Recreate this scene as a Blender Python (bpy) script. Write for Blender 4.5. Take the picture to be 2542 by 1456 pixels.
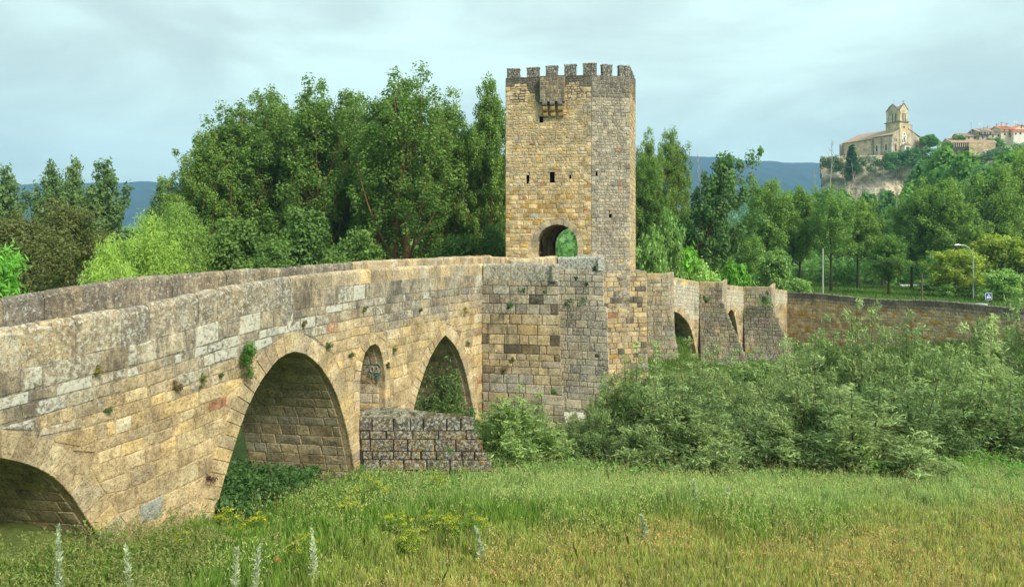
import bpy, math, random
import numpy as np
from math import sin, cos, pi, radians
from mathutils import Vector

SC = bpy.context.scene
for o in list(bpy.data.objects): bpy.data.objects.remove(o)
COL = SC.collection

# ---------------------------------------------------------------- camera
F = 1835.0            # focal length in units of a 2541 px wide frame
EYE = 10.0            # eye height over the meadow
HZ = 600.0            # row of the horizon
cam_d = bpy.data.cameras.new("camera"); cam = bpy.data.objects.new("camera", cam_d); COL.objects.link(cam)
cam_d.sensor_width = 36; cam_d.lens = 36 * F / 2541
cam_d.shift_y = -(728 - HZ) / 2541
cam_d.clip_start = 0.3; cam_d.clip_end = 12000
cam.location = (0, 0, EYE); cam.rotation_euler = (radians(90), 0, 0)
SC.camera = cam

# ---------------------------------------------------------------- world, sun
SUN_EL, SUN_AZ = radians(43), radians(134)     # azimuth from +Y clockwise
w = bpy.data.worlds.new("World"); SC.world = w; w.use_nodes = True
nt = w.node_tree; nt.nodes.clear()
def N(nt, t, **k):
    n = nt.nodes.new(t)
    for a, b in k.items(): setattr(n, a, b)
    return n
def L(nt, a, b): nt.links.new(a, b)
out = N(nt, 'ShaderNodeOutputWorld'); bg = N(nt, 'ShaderNodeBackground'); bg.inputs[1].default_value = 0.1
L(nt, bg.outputs[0], out.inputs[0])
sky = N(nt, 'ShaderNodeTexSky', sky_type='NISHITA', sun_disc=False, sun_elevation=SUN_EL, sun_rotation=SUN_AZ)
sky.dust_density = 2.0
tc = N(nt, 'ShaderNodeTexCoord'); mp = N(nt, 'ShaderNodeMapping'); mp.inputs['Scale'].default_value = (1.0, 1.0, 3.6)
L(nt, tc.outputs['Generated'], mp.inputs[0])
n1 = N(nt, 'ShaderNodeTexNoise'); n1.inputs['Scale'].default_value = 2.1; n1.inputs['Detail'].default_value = 7; n1.inputs['Roughness'].default_value = .56; n1.inputs['Distortion'].default_value = .6
L(nt, mp.outputs[0], n1.inputs['Vector'])
cr = N(nt, 'ShaderNodeValToRGB'); cr.color_ramp.interpolation = 'EASE'
cr.color_ramp.elements[0].position = .33; cr.color_ramp.elements[0].color = (3.6, 4.4, 4.1, 1)
cr.color_ramp.elements[1].position = .68; cr.color_ramp.elements[1].color = (5.2, 6.7, 6.1, 1)
L(nt, n1.outputs[0], cr.inputs[0])
sp = N(nt, 'ShaderNodeSeparateXYZ'); L(nt, tc.outputs['Generated'], sp.inputs[0])
hr = N(nt, 'ShaderNodeValToRGB')
hr.color_ramp.elements[0].position = 0.0; hr.color_ramp.elements[0].color = (.80, .80, .82, 1)
hr.color_ramp.elements[1].position = .34; hr.color_ramp.elements[1].color = (1.0, 1.0, 1.0, 1)
L(nt, sp.outputs[2], hr.inputs[0])
mu = N(nt, 'ShaderNodeMixRGB', blend_type='MULTIPLY'); mu.inputs[0].default_value = 1
L(nt, cr.outputs[0], mu.inputs[1]); L(nt, hr.outputs[0], mu.inputs[2])
mx = N(nt, 'ShaderNodeMixRGB'); mx.inputs[0].default_value = .93
L(nt, sky.outputs[0], mx.inputs[1]); L(nt, mu.outputs[0], mx.inputs[2]); L(nt, mx.outputs[0], bg.inputs[0])
sd = bpy.data.lights.new("sun", 'SUN'); sd.energy = 2.9; sd.angle = radians(20); sd.color = (1, .90, .74)
so = bpy.data.objects.new("sun", sd); COL.objects.link(so)
sdir = Vector((sin(SUN_AZ) * cos(SUN_EL), cos(SUN_AZ) * cos(SUN_EL), sin(SUN_EL)))
so.rotation_euler = sdir.to_track_quat('Z', 'Y').to_euler(); so.location = sdir * 60
SC.view_settings.view_transform = 'Standard'; SC.view_settings.look = 'None'
SC.view_settings.exposure = 1.02; SC.view_settings.gamma = 1
SC.cycles.max_bounces = 6; SC.cycles.diffuse_bounces = 3; SC.cycles.transmission_bounces = 3; SC.cycles.volume_bounces = 1
SC.cycles.transparent_max_bounces = 4
try: SC.cycles.use_denoising = True
except Exception: pass

# ---------------------------------------------------------------- helpers
def at(x, y, Y): return np.array(((x - 1270.5) / F * Y, Y, EYE + (HZ - y) / F * Y))
def zat(y, Y): return EYE + (HZ - y) / F * Y
def sm(x, a, b):
    t = np.clip((x - a) / (b - a), 0, 1); return t * t * (3 - 2 * t)
def prop(o, label=None, cat=None, group=None, kind=None):
    if label: o['label'] = label
    if cat: o['category'] = cat
    if group: o['group'] = group
    if kind: o['kind'] = kind
    return o
def empty(name, label, cat, loc=(0, 0, 0), group=None, rz=0):
    o = bpy.data.objects.new(name, None); COL.objects.link(o); o.location = loc; o.rotation_euler = (0, 0, rz)
    o.empty_display_size = .3
    return prop(o, label, cat, group)

class MB:
    def __init__(s): s.v = []; s.f = []; s.c = []; s.w = []; s.n = 0
    def add(s, vs, fs, c=(.4, .3, .2), w=(0, 0, 0)):
        k = len(vs); s.v.extend([tuple(map(float, p)) for p in vs])
        n = s.n; s.f.extend([tuple(i + n for i in f) for f in fs])
        s.c.extend([(c[0], c[1], c[2], 1.0)] * k); s.w.extend([(w[0], w[1], w[2], 1.0)] * k); s.n += k
    def box(s, lo, hi, c=(.4, .3, .2), w=(0, 0, 0), M=None):
        x0, y0, z0 = lo; x1, y1, z1 = hi
        vs = [(x0, y0, z0), (x1, y0, z0), (x1, y1, z0), (x0, y1, z0), (x0, y0, z1), (x1, y0, z1), (x1, y1, z1), (x0, y1, z1)]
        if M: vs = [M(*p) for p in vs]
        s.add(vs, [(3, 2, 1, 0), (4, 5, 6, 7), (0, 1, 5, 4), (1, 2, 6, 5), (2, 3, 7, 6), (3, 0, 4, 7)], c, w)
    def prism(s, poly, z0, z1, c=(.4, .3, .2), w=(0, 0, 0), M=None):
        n = len(poly)
        vs = [(p[0], p[1], z0) for p in poly] + [(p[0], p[1], z1) for p in poly]
        if M: vs = [M(*p) for p in vs]
        s.add(vs, [tuple(range(n - 1, -1, -1)), tuple(range(n, 2 * n))] + [(i, (i + 1) % n, n + (i + 1) % n, n + i) for i in range(n)], c, w)
    def tube(s, pts, rad, k=6, c=(.2, .13, .07), w=(0, 0, 0)):
        pts = [np.array(p, float) for p in pts]; n = len(pts); vs = []
        for i, p in enumerate(pts):
            t = pts[min(i + 1, n - 1)] - pts[max(i - 1, 0)]; t = t / (np.linalg.norm(t) + 1e-9)
            a = np.cross(t, (0.3, 1, 0.1) if abs(t[1]) < .9 else (1, 0, 0)); a /= np.linalg.norm(a) + 1e-9; b = np.cross(t, a)
            r = rad[i] if hasattr(rad, '__len__') else rad
            for j in range(k):
                q = 2 * pi * j / k; vs.append(p + (a * cos(q) + b * sin(q)) * r)
        fs = [(i * k + j, i * k + (j + 1) % k, (i + 1) * k + (j + 1) % k, (i + 1) * k + j) for i in range(n - 1) for j in range(k)]
        fs.append(tuple(range(k - 1, -1, -1))); fs.append(tuple(range((n - 1) * k, n * k)))
        s.add(vs, fs, c, w)
    def build(s, name, mat, parent=None, smooth=False):
        me = bpy.data.meshes.new(name); me.from_pydata(s.v, [], s.f)
        for nm, d in (('Col', s.c), ('Wt', s.w)):
            a = me.attributes.new(nm, 'FLOAT_COLOR', 'POINT'); a.data.foreach_set('color', np.array(d, np.float32).ravel())
        me.materials.append(mat)
        if smooth: me.polygons.foreach_set('use_smooth', [True] * len(me.polygons))
        me.update()
        o = bpy.data.objects.new(name, me); COL.objects.link(o)
        if parent: put(o, parent)
        return o
def put(o, parent):
    o.parent = parent
    pm = np.array(parent.matrix_basis) if False else parent.matrix_basis
    o.matrix_parent_inverse = pm.inverted()
def quads(name, V, mat, C=None, parent=None, tri=False, world=True):
    """V (n,k,3) separate polygons, C (n,3) colours"""
    n, k = V.shape[:2]; me = bpy.data.meshes.new(name)
    me.vertices.add(n * k); me.vertices.foreach_set('co', np.ascontiguousarray(V, np.float32).ravel())
    me.loops.add(n * k); me.loops.foreach_set('vertex_index', np.arange(n * k, dtype=np.int32))
    me.polygons.add(n); me.polygons.foreach_set('loop_start', np.arange(0, n * k, k, dtype=np.int32))
    me.polygons.foreach_set('loop_total', np.full(n, k, np.int32))
    if C is not None:
        a = me.attributes.new('Col', 'FLOAT_COLOR', 'POINT')
        cc = np.ones((n, k, 4), np.float32); cc[..., :3] = C[:, None, :] if C.ndim == 2 else C
        a.data.foreach_set('color', cc.ravel())
    me.materials.append(mat); me.update(calc_edges=True)
    o = bpy.data.objects.new(name, me); COL.objects.link(o)
    if parent:
        o.parent = parent
        if world: o.matrix_parent_inverse = parent.matrix_basis.inverted()
    return o

# value noise for placing and tinting
_rs = np.random.RandomState(5); _T = _rs.rand(64, 64)
def vn(x, y, s=1.0):
    x = np.asarray(x, float) * s; y = np.asarray(y, float) * s
    xi = np.floor(x).astype(int); yi = np.floor(y).astype(int); fx = x - xi; fy = y - yi
    fx = fx * fx * (3 - 2 * fx); fy = fy * fy * (3 - 2 * fy)
    g = lambda a, b: _T[a % 64, b % 64]
    return (g(xi, yi) * (1 - fx) + g(xi + 1, yi) * fx) * (1 - fy) + (g(xi, yi + 1) * (1 - fx) + g(xi + 1, yi + 1) * fx) * fy
def fbm(x, y, s=1.0, o=4):
    r = 0; a = .5
    for i in range(o): r = r + a * vn(np.asarray(x) + 17.3 * i, np.asarray(y) - 9.1 * i, s); s *= 2.03; a *= .5
    return r / (1 - .5 ** o)

# ---------------------------------------------------------------- materials
def mat_base(name):
    m = bpy.data.materials.new(name); m.use_nodes = True; t = m.node_tree
    b = t.nodes['Principled BSDF']; b.inputs['Specular IOR Level'].default_value = .2
    return m, t, b
def ramp(t, src, p0, p1, c0=(0, 0, 0, 1), c1=(1, 1, 1, 1)):
    r = N(t, 'ShaderNodeValToRGB'); e = r.color_ramp.elements
    e[0].position = p0; e[0].color = c0; e[1].position = p1; e[1].color = c1
    L(t, src, r.inputs[0]); return r.outputs[0]
def noise(t, vec, sc, det=5, ro=.6, dist=0):
    n = N(t, 'ShaderNodeTexNoise'); n.inputs['Scale'].default_value = sc; n.inputs['Detail'].default_value = det
    n.inputs['Roughness'].default_value = ro; n.inputs['Distortion'].default_value = dist; L(t, vec, n.inputs['Vector']); return n.outputs[0]
def mix(t, f, a, b, mode='MIX'):
    m = N(t, 'ShaderNodeMixRGB', blend_type=mode)
    for i, x in enumerate((f, a, b)):
        if hasattr(x, 'is_output'): L(t, x, m.inputs[i])
        elif i == 0: m.inputs[0].default_value = x
        else: m.inputs[i].default_value = (*x, 1)
    return m.outputs[0]
def math_(t, op, a, b=0):
    m = N(t, 'ShaderNodeMath', operation=op, use_clamp=(op == 'MULTIPLY'))
    for i, x in enumerate((a, b)):
        if hasattr(x, 'is_output'): L(t, x, m.inputs[i])
        else: m.inputs[i].default_value = x
    return m.outputs[0]
def stone_mat(name, fine=1.0, bump=.05, pit=.5):
    m, t, b = mat_base(name)
    geo = N(t, 'ShaderNodeNewGeometry'); P = geo.outputs['Position']
    ca = N(t, 'ShaderNodeAttribute', attribute_name='Col'); wa = N(t, 'ShaderNodeAttribute', attribute_name='Wt')
    sx = N(t, 'ShaderNodeSeparateColor'); L(t, wa.outputs['Color'], sx.inputs[0])
    mp = N(t, 'ShaderNodeMapping'); mp.inputs['Scale'].default_value = (1, 1, .35); L(t, P, mp.inputs[0])
    nb = noise(t, P, 1.3 * fine, 7, .72); nf = noise(t, P, 9 * fine, 6, .75); ns = noise(t, mp.outputs[0], 4.2 * fine, 8, .75); nl = noise(t, P, 7.5 * fine, 8, .78, .3)
    no = noise(t, P, 8 * fine, 4, .6, .3)
    c = mix(t, 1, ca.outputs['Color'], ramp(t, nb, .32, .70, (.52, .50, .48, 1), (1.3, 1.3, 1.28, 1)), 'MULTIPLY')
    nq = noise(t, P, 24 * fine, 4, .8); pits = ramp(t, math_(t, 'ADD', math_(t, 'MULTIPLY', nf, .5), math_(t, 'MULTIPLY', nq, .5)), .40, .53, (0, 0, 0, 1), (1, 1, 1, 1))
    c = mix(t, 1, c, mix(t, pits, (1 - pit, 1 - pit * 1.05, 1 - pit * 1.1), (1.04, 1.04, 1.04)), 'MULTIPLY')
    fg = ramp(t, math_(t, 'ADD', math_(t, 'MULTIPLY', noise(t, P, .8 * fine, 6, .65, .5), .75), math_(t, 'MULTIPLY', sx.outputs[1], .3)), .42, .62); c = mix(t, math_(t, 'MULTIPLY', fg, .55), c, mix(t, 1, c, (.62, .66, .74), 'MULTIPLY'))
    # dark crust, streaked downwards
    nL = noise(t, mp.outputs[0], .8 * fine, 3, .5); fd = math_(t, 'ADD', math_(t, 'ADD', math_(t, 'MULTIPLY', ns, .72), math_(t, 'MULTIPLY', nL, .35)), math_(t, 'MULTIPLY', sx.outputs[1], .36)); fd = ramp(t, fd, .63, .80)
    c = mix(t, math_(t, 'MULTIPLY', fd, .82), c, (.075, .068, .06))
    # pale lichen
    fl = math_(t, 'ADD', nl, math_(t, 'MULTIPLY', sx.outputs[0], .36)); fl = ramp(t, fl, .70, .80)
    c = mix(t, math_(t, 'MULTIPLY', fl, .72), c, (.56, .58, .52))
    # orange lichen
    fo = math_(t, 'ADD', no, math_(t, 'MULTIPLY', sx.outputs[2], .4)); fo = ramp(t, fo, .80, .84)
    c = mix(t, math_(t, 'MULTIPLY', fo, .85), c, (.42, .24, .05))
    L(t, c, b.inputs['Base Color']); b.inputs['Roughness'].default_value = .95
    bp = N(t, 'ShaderNodeBump'); bp.inputs['Distance'].default_value = bump; bp.inputs['Strength'].default_value = .9
    h = math_(t, 'ADD', math_(t, 'MULTIPLY', nf, .6), nb); L(t, h, bp.inputs['Height']); L(t, bp.outputs[0], b.inputs['Normal'])
    return m
def leaf_mat(name, trans=.35, gloss=.0, v0=1.95, v1=2.5):
    m = bpy.data.materials.new(name); m.use_nodes = True; t = m.node_tree; t.nodes.clear()
    o = N(t, 'ShaderNodeOutputMaterial'); a = N(t, 'ShaderNodeAttribute', attribute_name='Col')
    oi = N(t, 'ShaderNodeObjectInfo')
    hs = N(t, 'ShaderNodeHueSaturation'); L(t, a.outputs['Color'], hs.inputs['Color'])
    v = N(t, 'ShaderNodeMapRange'); L(t, oi.outputs['Random'], v.inputs[0]); v.inputs[3].default_value = v0; v.inputs[4].default_value = v1
    L(t, v.outputs[0], hs.inputs['Value'])
    h = N(t, 'ShaderNodeMapRange'); L(t, oi.outputs['Random'], h.inputs[0]); h.inputs[3].default_value = .492; h.inputs[4].default_value = .474
    L(t, h.outputs[0], hs.inputs['Hue'])
    d = N(t, 'ShaderNodeBsdfDiffuse'); tr = N(t, 'ShaderNodeBsdfTranslucent'); x = N(t, 'ShaderNodeMixShader'); x.inputs[0].default_value = trans
    L(t, hs.outputs[0], d.inputs[0]); L(t, hs.outputs[0], tr.inputs[0]); L(t, d.outputs[0], x.inputs[1]); L(t, tr.outputs[0], x.inputs[2])
    if gloss:
        g = N(t, 'ShaderNodeBsdfGlossy'); g.inputs['Roughness'].default_value = .45; g.inputs[0].default_value = (.8, .9, 1, 1)
        y = N(t, 'ShaderNodeMixShader'); y.inputs[0].default_value = gloss; L(t, x.outputs[0], y.inputs[1]); L(t, g.outputs[0], y.inputs[2]); L(t, y.outputs[0], o.inputs[0])
    else: L(t, x.outputs[0], o.inputs[0])
    return m
def col_mat(name, rough=.8, nsc=3, var=.25, bump=.0, metal=0):
    """vertex colour with mottling"""
    m, t, b = mat_base(name); a = N(t, 'ShaderNodeAttribute', attribute_name='Col')
    tcn = N(t, 'ShaderNodeTexCoord'); n = noise(t, tcn.outputs['Object'], nsc, 6, .65)
    c = mix(t, 1, a.outputs['Color'], ramp(t, n, .3, .7, (1 - var,) * 3 + (1,), (1 + var,) * 3 + (1,)), 'MULTIPLY')
    L(t, c, b.inputs['Base Color']); b.inputs['Roughness'].default_value = rough; b.inputs['Metallic'].default_value = metal
    if bump:
        bp = N(t, 'ShaderNodeBump'); bp.inputs['Distance'].default_value = bump; L(t, n, bp.inputs['Height']); L(t, bp.outputs[0], b.inputs['Normal'])
    return m
M_ST = stone_mat('weathered_limestone', 1.0, .08, .62)
M_STT = stone_mat('tower_limestone', .95, .06, .5)
M_FAR = stone_mat('far_stone', .25, .1, .3)
M_LEAF = leaf_mat('leaves', .45, .01)
M_WIL = leaf_mat('willow_leaves', .4, .015, 1.55, 2.9)
M_GR = leaf_mat('grass', .45)
M_BARK = col_mat('bark', .9, 5, .35, .04)
M_PAINT = col_mat('paint', .5, 2, .06)
M_METAL = col_mat('galvanised_metal', .45, 4, .12, 0, .6)
M_PLAS = col_mat('plaster', .9, 1.2, .15)
M_TILE = col_mat('roof_tiles', .9, 2.5, .4, .1)
M_GLASS, _t, _b = mat_base('dark_glass'); _b.inputs['Base Color'].default_value = (.02, .025, .03, 1); _b.inputs['Roughness'].default_value = .15
# ---------------------------------------------------------------- terrain
def ground(x, y):
    x = np.asarray(x, float); y = np.asarray(y, float)
    yy = y + np.maximum(0, x - 40) * .95 * sm(y, 45, 75)
    zr = np.interp(yy, [0, 2, 17, 27, 34, 37, 46, 84, 107.9, 109.4, 110.6, 135], [8.4, 8.3, 0, 0, -.95, -1.3, -4.3, -4.8, -2.5, -2.5, .5, .8])
    zr = zr - 2.6 * sm(yy, 80, 100) * (1 - sm(yy, 109.3, 110.4)) * (1 - sm(x, 46, 58)) * sm(x, 20, 34)
    zl = np.interp(y, [0, 2, 17, 27, 34, 42, 60, 200], [8.4, 8.3, 0, 0, -1.0, -1.3, -.6, 0])
    k = sm(x, -7.5, -1) ; k2 = sm(x, 30, -10) * sm(y, 40, 70)
    z = zr * k + zl * (1 - k)
    z = np.where((y > 75) & (x < 20), np.maximum(z, -3 + 3 * sm(y, 75, 100)), z)
    z = z + 1.7 * sm(-x, 9.3, 15) * (1 - sm(y, 24, 36))
    z = z + .35 * (fbm(x, y, .18) - .5) * sm(y, 14, 20)
    z = z + (19 + 19 * sm(x, 215, 265)) * sm(y, 150, 392) * sm(x, 70, 190) * (1 - .9 * sm(y, 420, 620))
    z = z + (46 + 30 * (fbm(x, y, .004) - .5)) * sm(y, 430, 960) * sm(x, 60, 260) + (26 + 20 * (fbm(x, y, .006) - .5)) * sm(y, 300, 900) * (1 - sm(x, 60, 260))
    z = z + 6 * (fbm(x, y, .012) - .5) * sm(y, 200, 400)
    return z
gx = np.concatenate([-np.geomspace(3800, 31, 40), np.arange(-30, 96, .75), np.geomspace(96, 3800, 56)])
gy = np.concatenate([np.arange(-6, 60, .75), np.arange(60, 150, .9), np.geomspace(150, 3900, 60)])
GX, GY = np.meshgrid(gx, gy); GZ = ground(GX, GY)
nx, ny = len(gx), len(gy)
V = np.stack([GX, GY, GZ], -1).reshape(-1, 3)
me = bpy.data.meshes.new('ground'); ii = np.arange(nx * ny).reshape(ny, nx)
Q = np.stack([ii[:-1, :-1], ii[:-1, 1:], ii[1:, 1:], ii[1:, :-1]], -1).reshape(-1, 4)
me.from_pydata(V.tolist(), [], Q.tolist()); me.polygons.foreach_set('use_smooth', [True] * len(me.polygons))
m, t, b = mat_base('meadow_soil'); P = N(t, 'ShaderNodeNewGeometry').outputs['Position']
c = mix(t, ramp(t, noise(t, P, .35, 5), .35, .65), (.08, .15, .03), (.17, .2, .06)); c = mix(t, ramp(t, noise(t, P, 3, 6, .7), .4, .65), c, (.08, .11, .03))
fy = N(t, 'ShaderNodeSeparateXYZ'); L(t, P, fy.inputs[0]); c = mix(t, ramp(t, math_(t, 'DIVIDE', fy.outputs[1], 1000), .2, .45), c, (.09, .17, .04))
L(t, c, b.inputs['Base Color']); b.inputs['Roughness'].default_value = 1
bp = N(t, 'ShaderNodeBump'); bp.inputs['Distance'].default_value = .1; L(t, noise(t, P, 6, 6, .7), bp.inputs['Height']); L(t, bp.outputs[0], b.inputs['Normal'])
me.materials.append(m); me.update(); o = bpy.data.objects.new('ground', me); COL.objects.link(o); prop(o, kind='structure')

# road of the right bank behind the approach wall
m, t, b = mat_base('asphalt'); P = N(t, 'ShaderNodeNewGeometry').outputs['Position']
L(t, mix(t, ramp(t, noise(t, P, 4, 8, .8), .3, .7), (.05, .05, .05), (.09, .088, .083)), b.inputs['Base Color']); b.inputs['Roughness'].default_value = .9
mb = MB(); pts = [(36, 118.5), (48, 109.5), (60, 101), (76, 91), (95, 82)]
for i in range(len(pts) - 1):
    (xa, ya), (xb, yb) = pts[i], pts[i + 1]
    for j in range(5):
        f0, f1 = j / 5, (j + 1) / 5; a = (xa + (xb - xa) * f0, ya + (yb - ya) * f0); c_ = (xa + (xb - xa) * f1, ya + (yb - ya) * f1)
        vs = [(a[0] - 1.7, a[1] - 2.3, 0), (c_[0] - 1.7, c_[1] - 2.3, 0), (c_[0] + 1.8, c_[1] + 2.6, 0), (a[0] + 1.8, a[1] + 2.6, 0)]
        mb.add([(p[0], p[1], 1.02) for p in vs], [(0, 1, 2, 3)])
prop(mb.build('road', m), kind='structure')

# mountains
def mountain(name, prof, Y, depth, lab):
    """prof: (x px, y px) of the crest"""
    px = np.arange(prof[0][0], prof[-1][0] + 1, 9.0); py = np.interp(px, [p[0] for p in prof], [p[1] for p in prof])
    py = py + 5 * (fbm(px, px * 0, .02) - .5) + 2.0 * (vn(px, px * 0 + 3, .11) - .5)
    rows = 22; V = []
    for j in range(rows):
        f = j / (rows - 1)
        for i, x in enumerate(px):
            zt = zat(py[i], Y); yy = Y - depth * (1 - f) ** 1.0
            h = zt * (f ** .85) + 26 * (fbm(x * .02 + 5, j * .25, 2.2) - .5) * (1 - f) * 4 * f ** .5
            V.append(((x - 1270.5) / F * Y, yy, h - 25 * (1 - f)))
    n = len(px); V += [((x - 1270.5) / F * Y, Y + depth * .8, -30) for x in px]; rows += 1
    ii = np.arange(n * rows).reshape(rows, n)
    Q = np.stack([ii[:-1, :-1], ii[:-1, 1:], ii[1:, 1:], ii[1:, :-1]], -1).reshape(-1, 4)
    me = bpy.data.meshes.new(name); me.from_pydata([tuple(map(float, v)) for v in V], [], Q.tolist()); me.polygons.foreach_set('use_smooth', [True] * len(me.polygons))
    me.materials.append(M_MTN); me.update(); o = bpy.data.objects.new(name, me); COL.objects.link(o); return prop(o, kind='structure')
m, t, b = mat_base('haze_tinted_forest'); M_MTN = m; P = N(t, 'ShaderNodeNewGeometry').outputs['Position']
c = mix(t, ramp(t, noise(t, P, .012, 8, .7), .35, .65), (.008, .035, .07), (.018, .06, .10)); c = mix(t, ramp(t, noise(t, P, .1, 5, .8), .45, .6), c, (.010, .03, .04))  # blue of the hazy distance mixed into the forest colour
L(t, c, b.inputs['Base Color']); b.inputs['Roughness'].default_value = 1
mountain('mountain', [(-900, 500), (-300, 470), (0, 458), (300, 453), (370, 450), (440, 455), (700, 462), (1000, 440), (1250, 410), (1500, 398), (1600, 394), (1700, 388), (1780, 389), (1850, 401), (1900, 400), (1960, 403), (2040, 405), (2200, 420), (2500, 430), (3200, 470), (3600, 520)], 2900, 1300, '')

# ---------------------------------------------------------------- masonry
RNG = random.Random(11)
YEL = [(.50, .39, .215), (.47, .37, .22), (.55, .45, .27), (.43, .34, .20), (.49, .40, .25), (.42, .33, .205), (.54, .41, .21)]
GRY = [(.36, .33, .26), (.31, .29, .24), (.41, .37, .28), (.27, .25, .21), (.38, .36, .31)]
ODD = [(.34, .15, .09), (.34, .33, .30), (.32, .34, .32), (.55, .49, .36), (.40, .22, .13), (.50, .33, .10)]
def scol(g, odd=.05, r=RNG):
    """g 0 warm .. 1 grey"""
    if r.random() < odd: c = r.choice(ODD)
    else:
        a = r.choice(YEL); b_ = r.choice(GRY); k = min(1, max(0, g + r.uniform(-.3, .3))); c = tuple(a[i] * (1 - k) + b_[i] * k for i in range(3))
    v = r.uniform(.96, 1.34); return tuple(x * v for x in c)
MORT = (.50, .40, .25)
def planar(p0, p1, batter=None):
    """lift for a vertical face seen with its front on the right of p0->p1"""
    p0 = np.array(p0, float); p1 = np.array(p1, float); d = p1 - p0; ln = np.linalg.norm(d); d /= ln; n = np.array((d[1], -d[0]))
    def lift(s, z, q):
        o = batter(z) if batter else 0
        p = p0 + d * s + n * (q + o); return (p[0], p[1], z)
    return lift, ln
def block(mb, lift, c4, proud, inset, col, wt, r=RNG):
    cx = sum(p[0] for p in c4) / 4; cy = sum(p[1] for p in c4) / 4
    vs = [lift(p[0], p[1], -.04) for p in c4]
    for p in c4:
        dx, dy = cx - p[0], cy - p[1]; ln = math.hypot(dx, dy) + 1e-6; k = min(.4, inset * r.uniform(.6, 1.7) / ln)
        vs.append(lift(p[0] + dx * k, p[1] + dy * k, proud + r.uniform(-.4, .3) * proud))
    vs.append(lift(cx + r.uniform(-.1, .1) * (c4[1][0] - c4[0][0]), cy, proud * r.uniform(1.0, 1.7)))
    mb.add(vs, [(0, 1, 5, 4), (1, 2, 6, 5), (2, 3, 7, 6), (3, 0, 4, 7), (4, 5, 8), (5, 6, 8), (6, 7, 8), (7, 4, 8)], col, wt)
class Arch:
    def __init__(s, pts, t, nv=None):
        P = []
        for i in range(len(pts) - 1):           # Catmull-Rom
            p0 = pts[max(i - 1, 0)]; p1 = pts[i]; p2 = pts[i + 1]; p3 = pts[min(i + 2, len(pts) - 1)]
            if len(p1) > 2: p0 = p1
            if len(p2) > 2: p3 = p2
            for k in range(8):
                u = k / 8; f = lambda a, b_, c, d: .5 * (2 * b_ + (c - a) * u + (2 * a - 5 * b_ + 4 * c - d) * u * u + (3 * b_ - a - 3 * c + d) * u ** 3)
                P.append((f(p0[0], p1[0], p2[0], p3[0]), f(p0[1], p1[1], p2[1], p3[1])))
        P.append(pts[-1][:2]); P = np.array(P); s.t = t
        d = np.diff(P, axis=0); ac = np.concatenate([[0], np.cumsum(np.hypot(d[:, 0], d[:, 1]))]); s.L = ac[-1]
        n = nv or max(8, int(s.L / .42)); s.a = np.linspace(0, s.L, n + 1)
        s.p = np.stack([np.interp(s.a, ac, P[:, 0]), np.interp(s.a, ac, P[:, 1])], -1); s.fine = P; s.ac = ac
        g = np.gradient(s.p, axis=0); g /= np.linalg.norm(g, axis=1)[:, None] + 1e-9
        s.n = np.stack([-g[:, 1], g[:, 0]], -1); s.o = s.p + s.n * t
    def mv(s, dx, dz=0):
        import copy; c = copy.copy(s); c.p = s.p + (dx, dz); c.o = s.o + (dx, dz); c.fine = s.fine + (dx, dz); return c
    def top(s, x):
        if x < s.fine[0, 0] or x > s.fine[-1, 0]: return None
        return float(np.interp(x, s.fine[:, 0], s.fine[:, 1]))
    def _in(s, O, x, z):
        if x <= O[:, 0].min() or x >= O[:, 0].max(): return False
        k = int(np.argmax(O[:, 1])); 
        if z > O[k, 1]: return False
        l = O[:k + 1]; r = O[k:]
        xl = np.interp(z, l[:, 1], l[:, 0]); xr = np.interp(-z, -r[:, 1], r[:, 0]); return xl < x < xr
    def inside(s, x, z): return s._in(s.o, x, z)
    def push(s, x, z):
        if not s.inside(x, z): return x, z
        O = s.o; d = (O[:, 0] - x) ** 2 + (O[:, 1] - z) ** 2; k = int(np.argmin(d))
        if z < O[0, 1] or z < O[-1, 1]:
            m_ = (O[0, 0] + O[-1, 0]) / 2
            return (O[0, 0], z) if x < m_ else (O[-1, 0], z)
        return float(O[k, 0]), float(O[k, 1])
def steps(a, b, m, r=RNG, v=.3):
    o = [a]
    while o[-1] < b - m * .45: o.append(min(b, o[-1] + m * r.uniform(1 - v, 1 + v)))
    o[-1] = b
    return o
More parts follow.
